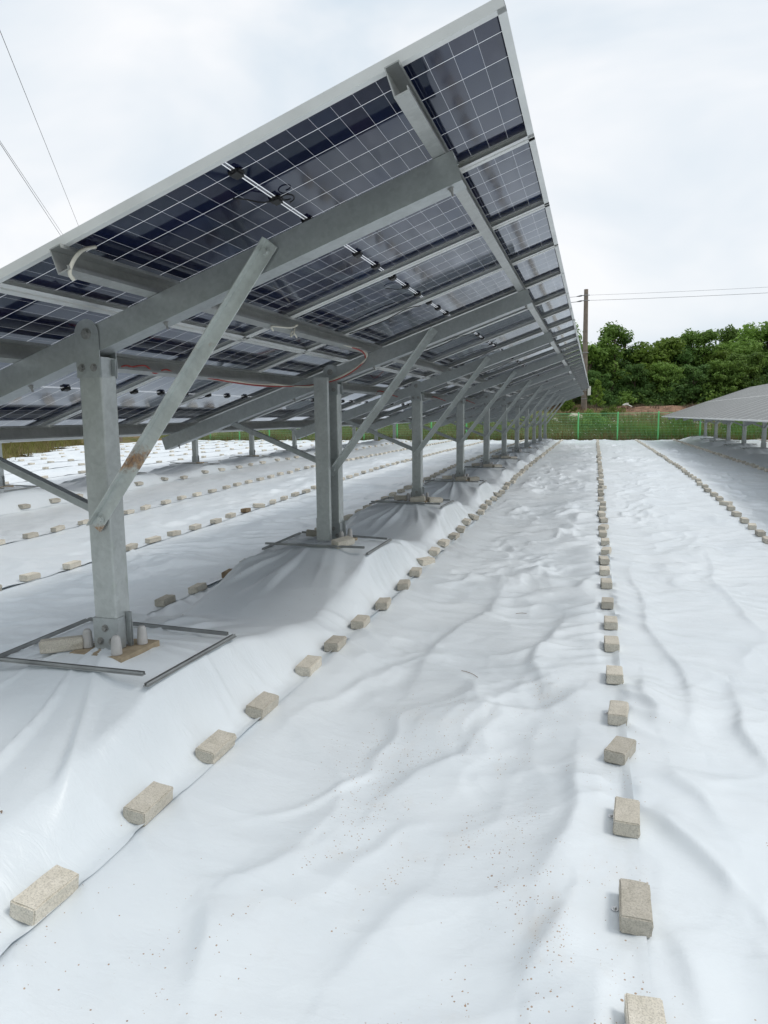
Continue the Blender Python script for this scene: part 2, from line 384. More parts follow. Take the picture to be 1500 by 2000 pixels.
def soil_material():
    m, n, l, b = mat('soil_and_turf'); gc = coords(n)
    t0 = noise(n, l, gc, .35, 6, .65); t1 = noise(n, l, gc, 2.5, 6, .7)
    k = math_(n, l, 'ADD', math_(n, l, 'MULTIPLY', t0.outputs['Fac'], .6), math_(n, l, 'MULTIPLY', t1.outputs['Fac'], .4))
    c = ramp(n, l, k, [(.38, (.06, .09, .025)), (.47, (.12, .12, .045)), (.54, (.2, .155, .085)), (.62, (.24, .15, .075))]).outputs[0]
    l.new(c, b.inputs['Base Color']); b.inputs['Roughness'].default_value = .95; b.inputs['Specular IOR Level'].default_value = .1
    bump(n, l, t1.outputs['Fac'], .8, .12, b)
    return m
M_SOIL = soil_material()
M_BROWN = simple('bare_brown_earth', (.23, .145, .10), .95, spec=.1, var=.4, vscale=3)

# ------------------------------------------------------------------ layout of the place
TILT = .3329; CT, ST, TT = math.cos(TILT), math.sin(TILT), math.tan(TILT)
X_TOP, Z_TOP, Y_NEAR = -.2867, 2.8187, 2.3059      # underside of the panels at the high edge, near end
L_MOD, PITCH_Y, N_COL = 2.0987, 1.0582, 31
BAY, X_POST, Y_POST, Z_BASE, N_POST = 3.1747, -2.2535, 2.851, .527, 11
OFF_L, DY_L = -7.55, .65
OFF_R, DY_R, DZ_R = 7.42, 3.4, -.03
Y_FENCE = 39.75; Y_EDGE = 39.35
def zg(y): return .25 * sstep(5, 20, np.asarray(y, float))
def ground_h(x, y):
    y = np.asarray(y, float); return zg(y) + .09 * np.exp(-((np.asarray(x, float) + 1.64) / .45) ** 2) * (1 - sstep(6, 16, y))
def plane_z(x): return Z_TOP - (X_TOP - x) * TT
CX, CY = -.10, .17       # the foundations sit a little off the post
BLOCKS = [(X_POST, Y_POST + .06 + k * BAY) for k in range(-1, N_POST)] + \
         [(X_POST + OFF_L, Y_POST + .06 + DY_L + k * BAY) for k in range(-1, N_POST)] + \
         [(X_POST + OFF_R, Y_POST + .06 + DY_R + k * BAY) for k in range(-1, N_POST)]
ROWS = [-26.2, -24.3, -22.4, -20.5, -18.6, -16.8, -15.0, -13.1, -11.15, -9.28, -7.38, -5.46, -3.58, -1.645, .14, 2.045, 3.85, 5.83, 7.7, 9.6]
# long single folds of the sheet in the near aisle (x, y along the crest)
FOLDS = [[(0.4, 8.09), (0.42, 6.51), (0.49, 5.33), (0.55, 4.6), (0.55, 4.04), (0.53, 3.65)], [(0.29, 4.54), (0.32, 4.2), (0.39, 4.03), (0.36, 3.84)], [(0.24, 2.87), (0.33, 2.81), (0.46, 2.62), (0.59, 2.42)], [(0.25, 2.26), (0.32, 2.1), (0.34, 1.88)], [(-0.01, 3.42), (-0.03, 2.87), (-0.13, 2.62), (-0.18, 2.32)], [(-0.07, 2.27), (-0.11, 2.09), (-0.16, 1.89)], [(0.01, 4.2), (-0.19, 3.86), (-0.46, 3.75), (-0.85, 3.62)], [(-0.79, 6.7), (-0.83, 5.85), (-1.02, 4.94), (-1.01, 3.93)], [(-0.21, 5.77), (-0.29, 5.13), (-0.32, 4.57), (-0.23, 4.22)], [(1.29, 9.59), (1.19, 7.51), (1.18, 6.19), (1.28, 5.76)], [(-1.2, 2.01), (-1.11, 2.06), (-1.04, 2.17), (-0.96, 2.33)], [(-1.03, 1.54), (-1.07, 1.74), (-1.15, 1.94)], [(0.13, 7.5), (-0.15, 6.75), (-0.43, 6.69), (-0.63, 6.34)], [(-0.88, 2.72), (-0.78, 3.03), (-0.58, 3.24), (-0.48, 3.57)], [(0.81, 4.58), (0.77, 3.9), (0.81, 3.51)], [(-0.71, 1.77), (-0.6, 2.05), (-0.51, 2.35)], [(0.36, 3.34), (0.4, 3.21), (0.49, 3.1), (0.56, 2.81)]]

def sheet_h(x, y):
    """height of the plastic sheet over the ground, wrinkles and draped foundations included"""
    x = np.asarray(x, float); y = np.asarray(y, float)
    base = ground_h(x, y)
    # how far from the nearest brick row
    rr = np.array(ROWS); dr = np.min(np.abs(x[..., None] - rr), axis=-1) if x.size < 4000 else None
    if dr is None:
        dr = np.full(x.shape, 9.)
        for r_ in ROWS: dr = np.minimum(dr, np.abs(x - r_))
    free = .22 + .78 * sstep(.06, .5, dr)
    # long soft swells
    h = .016 * perlin(x * .9, y * .55, 1) + .008 * perlin(x * 1.9 + .4 * y, y * .8, 2)
    # families of folds: ridged noise stretched along a direction, warped so that no line runs straight
    wx = .22 * perlin(x * 1.1, y * 1.1, 5) + .07 * perlin(x * 3.1, y * 3.1, 6); wy = .22 * perlin(x * 1.1, y * 1.1, 7) + .07 * perlin(x * 3.1, y * 3.1, 8)
    X, Y = x + wx, y + wy
    def fold(ang, lam, stretch, seed, sharp):
        c, s = math.cos(ang), math.sin(ang)
        u = (X * -s + Y * c) / lam; v = (X * c + Y * s) / (lam * stretch)
        n = perlin(u, v, seed); return (1 - np.abs(n) * 1.6) ** sharp if sharp > 0 else n
    def clip01(a): return np.clip(a, 0, 1)
    def pw(a, p): return np.clip(a, 0, None) ** p
    mask1 = sstep(-.15, .35, perlin(x * .7, y * .45, 20)); mask2 = sstep(-.15, .35, perlin(x * .8, y * .5, 21)); mask3 = sstep(-.25, .3, perlin(x * .9, y * .4, 22))
    fa = pw(1 - 3.6 * np.abs(perlin((X * -math.sin(.62) + Y * math.cos(.62)) / .62, (X * math.cos(.62) + Y * math.sin(.62)) / 2.3, 31)), 1.4)
    fb = pw(1 - 3.6 * np.abs(perlin((X * -math.sin(1.35) + Y * math.cos(1.35)) / .50, (X * math.cos(1.35) + Y * math.sin(1.35)) / 2.6, 32)), 1.4)
    left = 1 - sstep(-.1, .4, x) * (1 - sstep(3.6, 4.2, x))       # the aisle left of the middle row is ruffled more
    mid = sstep(3, 8, y)                                            # transverse crinkles farther off
    def facets(ang, lam, stretch, seed):
        c, s_ = math.cos(ang), math.sin(ang)
        return worley((X * c + Y * s_) / (lam * stretch), (-X * s_ + Y * c) / lam, seed)
    g1 = facets(.55, .62, 2.6, 3); g2 = facets(2.05, .46, 2.4, 4); g3 = facets(.12, .25, 2.6, 5); g4 = facets(1.2, .21, 2.2, 6); g5 = facets(.3, .10, 2.3, 7)
    crush = sstep(-.2, .35, perlin(x * .6, y * .35, 23))
    w = .016 * fa * mask1 * (.4 + .6 * left) + .020 * fb * mask2
    w += .056 * g1 * (.35 + .65 * mask1) * (.45 + .55 * left) + .052 * g2 * mask2
    w += (.022 + .052 * mid) * g3 * (.3 + .7 * mask3) * (.55 + .45 * left) + (.016 + .030 * mid) * g4 * crush
    far = sstep(9, 16, y)
    w += .062 * far * facets(.08, .62, 2.2, 9) * (.45 + .55 * left) * (.4 + .6 * mask2)
    w += (.005 + .017 * mid) * g5 * (.3 + .7 * crush)
    h = (h + w - .050) * free
    # tucks that run from the brick rows into the sheet
    nr = np.zeros_like(x)
    for r_ in ROWS:
        d = x - r_; a = np.abs(d)
        k = np.exp(-(a / .30) ** 1.3) * sstep(.02, .10, a)
        nr += 1.5 * k * (.15 + 1.1 * sstep(-.1, .35, perlin(y * .9, r_ * 1.7 + np.sign(d) * 3.3, 47))) * pw(1 - 2.0 * np.abs(perlin(y * 3.4 + a * (1.9 + .6 * np.sign(d)) , r_ * 3.1 + a * .8, 41 + (1 if r_ > 0 else 0))), 1.6) * .019
    h = h + nr
    near = (x > -2.5) & (x < 2.6) & (y > 1) & (y < 9)
    if near.any():
        xn, yn = X[near] - wx[near] * .72, Y[near] - wy[near] * .72; add = np.zeros_like(xn)
        for q, pl in enumerate(FOLDS):
            best = np.full(xn.shape, 9.); sgn = np.zeros_like(xn); end = np.zeros_like(xn); m_ = len(pl) - 1
            for i in range(m_):
                (ax, ay), (bx, by) = pl[i], pl[i + 1]; ux, uy = bx - ax, by - ay; L2 = ux * ux + uy * uy
                t = np.clip(((xn - ax) * ux + (yn - ay) * uy) / L2, 0, 1); ddx, ddy = xn - ax - t * ux, yn - ay - t * uy
                d = np.hypot(ddx, ddy); k = d < best
                best = np.where(k, d, best); sgn = np.where(k, np.sign(ddx), sgn); end = np.where(k, (i + t) / m_, end)
            taper = np.sin(np.pi * np.clip(end * .9 + .05, 0, 1)) ** .8
            wd = np.where(sgn < 0, .045, .15)
            add += (.026 + .008 * (q % 3)) * taper * np.exp(-(best / wd) ** 1.5)
        h[near] += add * (.3 + .7 * sstep(.05, .2, dr[near]))
    # foundations under the sheet
    z_abs = base + h
    mound = np.zeros_like(x)
    for (bx, by) in BLOCKS:
        px_, py_ = bx, by; bx, by = bx + CX, by + CY - .06
        sel = (np.abs(x - bx) < 1.9) & (np.abs(y - by) < 2.5)
        if not sel.any(): continue
        xs, ys = x[sel], y[sel]
        dx = np.maximum(np.abs(xs - bx) - .48, 0); dy = np.maximum(np.abs(ys - by) - .40, 0)
        rightside = xs > bx
        th = np.arctan2(ys - by, xs - bx); rad = np.hypot(dx, dy)
        pleat = perlin(th * 2.4 + bx * 3, by * 1.7 + rad * .35, 51) * sstep(.0, .35, rad) * (1 - sstep(.7, 1.3, rad))
        t = ((dx / np.where(rightside, .5, .80)) ** 3 + (dy / 2.15) ** 3) ** (1 / 3) * (1 + .22 * pleat)
        prof = np.clip(1 - t, 0, 1) ** 1.15
        rdg = np.clip(1 - 4.5 * np.abs(perlin(th * 3.1 + bx, by * 2.3 + rad * .2, 53)), 0, 1)
        top = Z_BASE - .020 - .026 * sstep(.03, .16, xs - px_ + .25 * (ys - py_)) - base[sel]
        top = top - .075 * sstep(.12, .62, np.hypot(xs - px_, ys - py_))
        row_r, row_l = bx + .74, bx - 1.02
        pin = sstep(0, .27, row_r - xs) * sstep(0, .5, xs - row_l)
        v = top * prof * pin + (.05 * pleat + .045 * rdg) * pin * np.exp(-((rad - .40) / .34) ** 2)
        mound[sel] = np.maximum(mound[sel], v)
    return z_abs * (1) - h * sstep(.02, .25, mound) * .75 + mound
def sheet_z(x, y): return float(sheet_h(np.array([x]), np.array([y]))[0])

# ------------------------------------------------------------------ setting: ground, bank, sheets
def bank_z(x, y):
    """ground outside the sheeted yard: a low grassy bank behind the fence that climbs to the wood"""
    b = zg(y) - .06
    out = sstep(Y_FENCE + .3, Y_FENCE + 9, y) * 1.75 + sstep(Y_FENCE + 11, Y_FENCE + 60, y) * 5
    edge = -18.6 - (y - 19) * .60                           # left rim of the yard, running away obliquely
    lf = sstep(0, 5, edge - x) * .9
    o = np.maximum(out, lf)
    n = .16 * perlin(x * .35, y * .35, 61) + .07 * perlin(x * 1.1, y * 1.1, 62)
    inside = (1 - sstep(Y_EDGE, Y_EDGE + .8, y)) * (1 - sstep(.0, .8, edge - x)) 
    inside = inside * sstep(-8, -6, y)
    return b - .06 * inside + o + n * (1 - inside)
def grid_mesh(name, xs, ys, zf, m, smooth=True):
    gx, gy = np.meshgrid(xs, ys); z = zf(gx, gy)
    nx, ny = len(xs), len(ys)
    v = np.stack([gx, gy, z], -1).reshape(-1, 3)
    i = np.arange((ny - 1) * (nx - 1)); r_, c_ = i // (nx - 1), i % (nx - 1); a = r_ * nx + c_
    q = np.stack([a, a + 1, a + nx + 1, a + nx], 1)
    me = bpy.data.meshes.new(name)
    me.vertices.add(len(v)); me.vertices.foreach_set('co', v.ravel())
    me.loops.add(q.size); me.loops.foreach_set('vertex_index', q.ravel().astype(np.int32))
    me.polygons.add(len(q)); me.polygons.foreach_set('loop_start', (np.arange(len(q)) * 4).astype(np.int32))
    me.polygons.foreach_set('use_smooth', np.ones(len(q), bool)) if smooth else None
    me.update(calc_edges=True); me.validate(); me.materials.append(m)
    return me
gxs = np.concatenate([np.linspace(-900, -60, 10), np.linspace(-50, 40, 151), np.linspace(60, 900, 10)])
gys = np.concatenate([np.linspace(-600, -20, 10), np.linspace(-10, 36, 60), np.linspace(36.5, 66, 96), np.linspace(70, 140, 20), np.linspace(180, 1500, 8)])
tag(link('ground', grid_mesh('ground', gxs, gys, bank_z, M_SOIL)), 'grassy soil round the sheeted yard rising to a bank behind the fence', kind='structure')

def y_samples(step0, k):
    ys = [-4.0, -2.0, -.8, -.2, .3, .7, 1.0, 1.2]; 
    while ys[-1] < Y_EDGE: ys.append(ys[-1] + max(step0, k * ys[-1]))
    ys[-1] = Y_EDGE; return np.array(ys)
def left_limit(y): return -18.6 - (y - 19) * .60 + .3
def make_strip(i, x0, x1, fine):
    dx, s0, k = (.0145, .0125, .0046) if fine else (.05, .05, .012)
    a, b = x0 - .10, x1 + .055
    xs = np.linspace(a, b, int((b - a) / dx) + 1); ys = y_samples(s0, k)
    if x0 < -18.5:
        ymin = 19 + (-(18.6 - .3) - x1) / .60
        ys = ys[ys > ymin]
    def zf(X, Y):
        z = sheet_h(X, Y)
        lip = sstep(b - .05, b, X) * (.005 + .032 * np.clip(perlin(Y * 2.3, X * 0 + x1, 71), 0, 1))
        under = (1 - sstep(a, a + .17, X)) * .012
        edge = sstep(Y_EDGE - .4, Y_EDGE, Y) * .02
        return z + .004 + lip - under + edge
    me = grid_mesh('ground_sheet', xs, ys, zf, M_SHEET)
    return tag(link('ground_sheet', me), 'white plastic ground sheet laid between two rows of bricks', kind='structure')
for i in range(len(ROWS) - 1):
    make_strip(i, ROWS[i], ROWS[i + 1], ROWS[i] > -5.5 and ROWS[i + 1] < 4)
# a bare brown strip in front of the wood
def strip_z(x, y): return bank_z(x, y) + .05 + .12 * perlin(x * .8, y * 1.5, 81) * 1.0 - .25 * (sstep(.5, 1.4, np.abs(y - 48.6) - 1.8))
tag(link('bare_earth', grid_mesh('bare_earth', np.linspace(.9, 30, 120), np.linspace(45.4, 51.8, 30), strip_z, M_BROWN)), 'strip of bare brown earth and dead brush in front of the wood', kind='structure')

# ------------------------------------------------------------------ the solar table
def c_profile(w, d, t, lip):
    """C channel: web along v (height w) at u=0, flanges of depth d towards +u, lips"""
    h = w / 2
    return [(0, -h), (d, -h), (d, -h + lip), (d - t, -h + lip), (d - t, -h + t), (t, -h + t), (t, h - t), (d - t, h - t), (d - t, h - lip), (d, h - lip), (d, h), (0, h)]
def hexbolt(mb, c, ax, r=.012, h=.010, m=0):
    c, ax = Vector(c), Vector(ax).normalized()
    mb.tube([c, c + ax * h * .25], r * 1.55, 12, m); mb.tube([c + ax * h * .25, c + ax * h * 1.3], r, 6, m)

root = empty('solar_panel_table', (X_POST, Y_POST, 0))
RO = Vector((X_POST, Y_POST, 0))
ES, EY, EN = Vector((-CT, 0, -ST)), Vector((0, 1, 0)), Vector((-ST, 0, CT))
PM = Matrix(((EY.x, ES.x, EN.x, 0), (EY.y, ES.y, EN.y, 0), (EY.z, ES.z, EN.z, 0), (0, 0, 0, 1)))
Q_PANEL = PM.to_euler()
PW, PL, FD = 1.038, 2.085, .035
# glass, frame, junction boxes
g = MB(); zt = FD - .004
g.add([(.003, .003, zt), (PW - .003, .003, zt), (PW - .003, PL - .003, zt), (.003, PL - .003, zt)], [(0, 1, 2, 3)])
me_glass = g.mesh('solar_panel', M_PANEL)
me_glass_front = me_glass.copy(); me_glass_front.materials[0] = M_PANEL_FRONT
fr = MB()
lipw, t_ = .028, .0022
def frame_side(A, B, inw):
    A, B, inw = Vector(A), Vector(B), Vector(inw)
    fr.extrude([(0, 0), (lipw, 0), (lipw, t_), (t_, t_), (t_, FD - .007), (.017, FD - .007), (.017, FD), (0, FD)], A, B, inw, Vector((0, 0, 1)))
frame_side((0, 0, 0), (PW, 0, 0), (0, 1, 0)); frame_side((PW, PL, 0), (0, PL, 0), (0, -1, 0))
frame_side((0, PL, 0), (0, 0, 0), (1, 0, 0)); frame_side((PW, 0, 0), (PW, PL, 0), (-1, 0, 0))
me_frame = fr.mesh('panel_frame', M_ALU)
jb = MB(); jb.box(-.027, .027, -.017, .017, -.018, 0); jb.box(-.021, .021, -.025, .025, -.010, 0)
jb.box(-.036, -.027, -.005, .005, -.012, -.004); jb.box(.027, .036, -.005, .005, -.012, -.004)
me_jbox = bevel_mesh(jb.mesh('junction_box', M_BLACK), .002)
def lead(seed):
    rnd = random.Random(seed); mb = MB()
    pts = [(-.04, 0, -.010)]
    for k in range(1, 9):
        t = k / 8; pts.append((-.04 - .13 * t + .03 * math.sin(t * 5 + rnd.random()), .02 * math.sin(t * 3) + .10 * t * t, -.010 - .012 * math.sin(t * math.pi)))
    mb.tube(pts, .003, 5)
    pts = [(.0 + .035 * math.cos(a) , -.05 + .025 * math.sin(a), -.012 - .002 * a) for a in [j * .55 for j in range(13)]]
    if seed == 0: mb.tube(pts, .003, 5)
    return mb.mesh('panel_lead', M_BLACK, True)
me_leads = [lead(s) for s in range(3)]

def add_panels(rt_, glass, boxes, ncol=N_COL, frames=True):
    n = 0
    for j in range(ncol):
        for tier in range(2):
            # local origin: high near corner of the module
            o = Vector((X_TOP, Y_NEAR + j * PITCH_Y + .008, Z_TOP)) + ES * (tier * L_MOD)
            p = bpy.data.objects.new('solar_panel', glass); col.objects.link(p); p.parent = rt_
            p.location = o - RO; p.rotation_euler = Q_PANEL
            p.location.z += random.uniform(-.002, .002)
            if frames:
                link('panel_frame', me_frame, p)
            if boxes and j < 26:
                for k in range(3):
                    b = link('junction_box', me_jbox, p, (PW * (.17 + .33 * k), PL / 2, zt - .001))
                if j < 14 and (j + tier) % 2 == 0: link('panel_lead', me_leads[(j // 2 + tier) % 3], p, (PW * .17 if j % 2 else PW * .5, PL / 2, zt - .001))
            n += 1
add_panels(root, me_glass, True)

# purlins (open side towards the high edge), rafters, posts, braces: built in table coordinates then shared
Y_END = Y_NEAR + N_COL * PITCH_Y
PUR_X = [-.635, -1.93, -2.69, -3.90]
PD = .098
for px in PUR_X:
    mb = MB(); c = Vector((px, 0, plane_z(px))) - EN * (PD / 2)
    mb.extrude(c_profile(PD, .052, .004, .016), Vector((c.x, Y_NEAR - .012, c.z)) + ES * .026 - RO, Vector((c.x, Y_END - .25, c.z)) + ES * .026 - RO, -ES, EN)
    p = link('purlin', mb.mesh('purlin', M_PURL), root)
# one rafter mesh, web towards the near end
RH = .118
XR0, XR1 = -.585, -4.03
mb = MB()
def rc(x): return Vector((x, 0, plane_z(x))) - EN * (PD + RH / 2 + .002)
mb.extrude(c_profile(RH, .108, .0045, .020), rc(XR0) - Vector((X_POST, 0, 0)), rc(XR1) - Vector((X_POST, 0, 0)), (0, 1, 0), EN)
me_rafter = mb.mesh('rafter', M_GALV)
# purlin clips with bolts
me_rbolts = []
for px in PUR_X:
    mb = MB()
    c2 = Vector((px, .03, plane_z(px))) - EN * (PD + RH + .0)
    hexbolt(mb, c2 + ES * .0 - Vector((X_POST, 0, 0)), -EN, .009, .012); mb.tube([c2 - EN * .01 - Vector((X_POST, 0, 0)), c2 - EN * .034 - Vector((X_POST, 0, 0))], .005, 6)
    me_rbolts.append(mb.mesh('rafter_bolt', M_BOLT))
# post: rounded-corner box channel, front face at y=0
PWX, PDY = .124, .112
Z_PT = rc(X_POST).z
def rrect(x0, x1, y0, y1, r, n=3):
    pts = []
    for cx_, cy__, a0 in ((x1 - r, y0 + r, -90), (x1 - r, y1 - r, 0), (x0 + r, y1 - r, 90), (x0 + r, y0 + r, 180)):
        for k in range(n + 1):
            a = R(a0 + 90 * k / n); pts.append((cx_ + r * math.cos(a), cy__ + r * math.sin(a)))
    return pts
Z_PTOP = 1.90
mb = MB(); mb.extrude(rrect(-PWX / 2, PWX / 2, 0, PDY, .010), (0, 0, 0), (0, 0, Z_PTOP - Z_BASE), (1, 0, 0), (0, 1, 0))
me_post = mb.mesh('post', M_POST)
# head bracket: two round-topped cheeks that hold the rafter and a strap round the post
mb = MB(); ch = .128
zr = Z_PT - Z_BASE; zlow = 1.808 - Z_BASE
pr = [(-ch / 2, zlow), (ch / 2, zlow)] + [(ch / 2 * math.cos(R(a)), zr + .02 + ch / 2 * math.sin(R(a))) for a in range(0, 181, 15)]
for y0 in (-.006, PDY + .001):
    mb.extrude(pr, (0, y0, 0), (0, y0 + .005, 0), (1, 0, 0), (0, 0, 1))
zs = Z_PTOP - Z_BASE
mb.box(PWX / 2 + .0005, PWX / 2 + .0045, -.001, .062, zlow, zs + .002); mb.box(PWX / 2 + .001, PWX / 2 + .022, .078, .083, zlow + .01, zs - .005); mb.box(PWX / 2 + .001, PWX / 2 + .022, .089, .094, zlow + .01, zs - .005)
mb.box(-PWX / 2 - .0045, -PWX / 2 - .0005, -.001, PDY, zlow, zs + .002)
me_bracket = mb.mesh('head_bracket', M_GALV)
def one_bolt(name, c, r, h):
    mb = MB(); hexbolt(mb, c, (0, -1, 0), r, h); return mb.mesh(name, M_BOLT)
me_hbolts = [one_bolt('bracket_bolt', (0, -.006, zr + .018), .017, .013)] + [one_bolt('bracket_bolt', (sx, -.006, zlow + .045), .012, .010) for sx in (-.036, .030)]
# foot: base shoe, pad, anchor caps
mb = MB(); zf_ = .0
mb.box(-PWX / 2 - .005, PWX / 2 + .005, -.006, -.0008, -.02, .135); mb.box(PWX / 2 + .0008, PWX / 2 + .006, -.002, .055, -.02, .135); mb.box(PWX / 2 + .002, PWX / 2 + .026, .070, .075, -.02, .150); mb.box(PWX / 2 + .002, PWX / 2 + .026, .082, .087, -.02, .150)
mb.box(-PWX / 2 - .006, -PWX / 2 - .0008, -.002, PDY, -.02, .135)
me_shoe = mb.mesh('base_shoe', M_GALV)
mb = MB(); mb.extrude([(-.15, -.085), (.15, -.10), (.165, .19), (-.15, .20)], (0, 0, -.09), (0, 0, -.0225), (1, 0, 0), (0, 1, 0)); me_pad = mb.mesh('concrete_pad', M_PAD)
mb = MB(); mb.tube([(0, 0, -.02), (0, 0, .01), (0, 0, .058), (0, 0, .070)], [.026, .025, .020, .013], 14); me_cap = mb.mesh('anchor_cap', M_CAP, False)
me_fbolts = [one_bolt('shoe_bolt', c, .012, .010) for c in ((0, -.006, .085), (-.03, -.006, .02), (.035, -.006, .02))]
# braces (angle iron)
def angle(A, B, leg, t, U, V): 
    mbx = MB(); mbx.extrude([(0, 0), (leg, 0), (leg, t), (t, t), (t, leg), (0, leg)], A, B, U, V); return mbx
Ab, Bb = Vector((-.010, -.012, 1.105 - Z_BASE)), Vector((.945, -.012, 2.335 - Z_BASE))
axb = (Bb - Ab).normalized(); upb = axb.cross(Vector((0, 1, 0))).normalized()
if upb.z < 0: upb = -upb
def front_brace(m):
    o = Ab
    mbx = MB(); mbx.extrude([(0, 0), (.062, 0), (.062, .0045), (.0045, .0045), (.0045, .040), (0, .040)], upb * .030, Bb - Ab + upb * .030, -upb, Vector((0, -1, 0)))
    hexbolt(mbx, axb * .055 + Vector((0, -.006, 0)), (0, -1, 0), .013, .011); hexbolt(mbx, (Bb - Ab) - axb * .045 + Vector((0, -.006, 0)), (0, -1, 0), .013, .011)
    return mbx.mesh('brace', m)
me_brace = front_brace(M_BRACE); me_brace_rust = front_brace(M_RUST)
Ac, Bc = Vector((-.055, PDY + .012, 1.175 - Z_BASE)), Vector((-1.03, PDY + .012, 1.575 - Z_BASE))
axc = (Bc - Ac).normalized(); upc = Vector((-axc.z, 0, axc.x)).normalized()
if upc.z < 0: upc = -upc
mb = MB(); mb.extrude([(0, 0), (.052, 0), (.052, .0045), (.0045, .0045), (.0045, .045), (0, .045)], upc * .026, Bc - Ac + upc * .026, -upc, Vector((0, -1, 0)))
me_brace_low = mb.mesh('brace', M_GALV)

def add_frame(rt_, k, detail, first=False):
    y = k * BAY; zb = Z_BASE
    p = link('post', me_post, rt_, (0, y, zb))
    link('base_shoe', me_shoe, p); link('concrete_pad', me_pad, p); link('head_bracket', me_bracket, p)
    if detail:
        [link('bracket_bolt', m_, p) for m_ in me_hbolts]; [link('shoe_bolt', m_, p) for m_ in me_fbolts]
        for (cx_, cy__) in ((-.115, .005), (.095, -.055), (.115, .12), (-.10, .15)): link('anchor_cap', me_cap, p, (cx_, cy__, 0))
    r_ = link('rafter', me_rafter, rt_, (0, y + .002, 0))
    if detail: [link('rafter_bolt', m_, r_) for m_ in me_rbolts]
    b = link('brace', me_brace_rust if first else me_brace, rt_, (Ab.x, y + Ab.y, Ab.z + zb))
    if first: b['label'] = 'galvanised brace with orange rust patches'
    link('brace', me_brace_low, rt_, (Ac.x, y + Ac.y - .05, Ac.z + zb))
for k in range(N_POST): add_frame(root, k, k < 7, k == 0)
# the second frame carries a doubled post in front (joint of two table halves)
mb = MB(); mb.extrude([(p[1] * 1 + 0, p[0]) for p in [(-.06, 0), (.06, 0), (.06, .05), (.052, .05), (.052, .005), (-.052, .005), (-.052, .05), (-.06, .05)]], (0, 0, 0), (0, 0, 1.955 - Z_BASE), (0, 1, 0), (1, 0, 0))
mb.box(-.066, -.0605, -.0, .03, 0, .2)
q = link('post', mb.mesh('doubled_post', M_POST), root, (-.035, BAY - .16, Z_BASE)); q['label'] = 'plain flat-topped channel post in front of the bracketed one'
tag(root, 'long near solar table with dark panel undersides on a row of galvanised posts', 'solar array')

# cables of the near table
def cable(pts, r, m, name='cable'):
    mb = MB(); P = [Vector(p) for p in pts]; out = []
    for i in range(len(P) - 1):
        a, b, c, d = P[max(i - 1, 0)], P[i], P[i + 1], P[min(i + 2, len(P) - 1)]
        for k in range(6):
            t = k / 6; out.append(.5 * ((2 * b) + (c - a) * t + (2 * a - 5 * b + 4 * c - d) * t * t + (3 * b - a - 3 * c + d) * t ** 3))
    out.append(P[-1]); mb.tube([p - RO for p in out], r, 6)
    return link(name, mb.mesh(name, m, True), root)
def rafter_pt(x, k, dz=0, dy=-.006): c = rc(x); return (c.x, Y_POST + .002 + k * BAY + dy, c.z + dz)
zp2 = plane_z(-1.93)
cable([(-1.88, 2.46, zp2 + .03), (-1.88, 2.39, zp2 + .005), (-1.88, 2.345, zp2 - .03), (-1.88, 2.315, zp2 - .07), (-1.88, 2.305, zp2 - .10), (-1.885, 2.33, zp2 - .115)], .0075, M_CABLE_W)
for j, m in enumerate((M_CABLE_W, M_CABLE_W, M_CABLE_R)):
    e = .012 * j
    cable([(-1.89, 5.15 + e, zp2 - .075), (-1.88, 5.5 + e, zp2 - .085), (-1.885, 5.80, zp2 - .07 - e), (-1.90 - e * .6, 5.99, 2.145 - e), (-1.935 - e * .6, 5.985, 2.085 - e * .8), (-2.06, 5.98, 2.005 - e * .7), (-2.22, 5.98, 1.94 - e * .5), rafter_pt(-2.5, 1, -.02 + e * .5, -.02), (-2.66, 5.6, plane_z(-2.69) - .085 - e), (-2.655, 5.0, plane_z(-2.69) - .088 - e * .6), (-2.655, 4.4, plane_z(-2.69) - .075)], .0065, m)
cable([(-1.89, 4.46, zp2 - .035), (-1.875, 4.36, zp2 - .06), (-1.875, 4.26, zp2 - .075), (-1.875, 4.12, zp2 - .085), (-1.875, 4.03, zp2 - .095), (-1.88, 4.06, zp2 - .115)], .006, M_CABLE_W)
cable([(-1.885, 4.40, zp2 - .05), (-1.87, 4.35, zp2 - .10), (-1.875, 4.31, zp2 - .125), (-1.875, 4.34, zp2 - .09), (-1.88, 4.42, zp2 - .12)], .005, M_CABLE_W)
for yy in (3.55, 3.95): cable([(-2.65, yy - .25, plane_z(-2.69) - .07), (-2.64, yy - .1, plane_z(-2.69) - .05), (-2.645, yy, plane_z(-2.69) - .09), (-2.64, yy + .12, plane_z(-2.69) - .06), (-2.65, yy + .25, plane_z(-2.69) - .085)], .005, M_CABLE_R)
for kk in (2, 3, 4): cable([rafter_pt(-2.55, kk, -.02, -.02), (-2.65, Y_POST + kk * BAY - .3, plane_z(-2.69) - .05), (-2.645, Y_POST + kk * BAY - .5, plane_z(-2.69) - .09)], .006, M_CABLE_R)
for j in range(1, 12):      # string leads that follow the panel joints
    yj = Y_NEAR + j * PITCH_Y; s0, s1 = L_MOD * .52, L_MOD * .80
    a = Vector((X_TOP, yj - .03, Z_TOP)) + ES * s0 - EN * .004; b = Vector((X_TOP, yj - .03, Z_TOP)) + ES * s1 - EN * .008
    if j % 2 == 1: cable([a + Vector((0, .08, 0)), a + ES * .1, (a + b) / 2 - EN * .015, b], .004, M_BLACK)

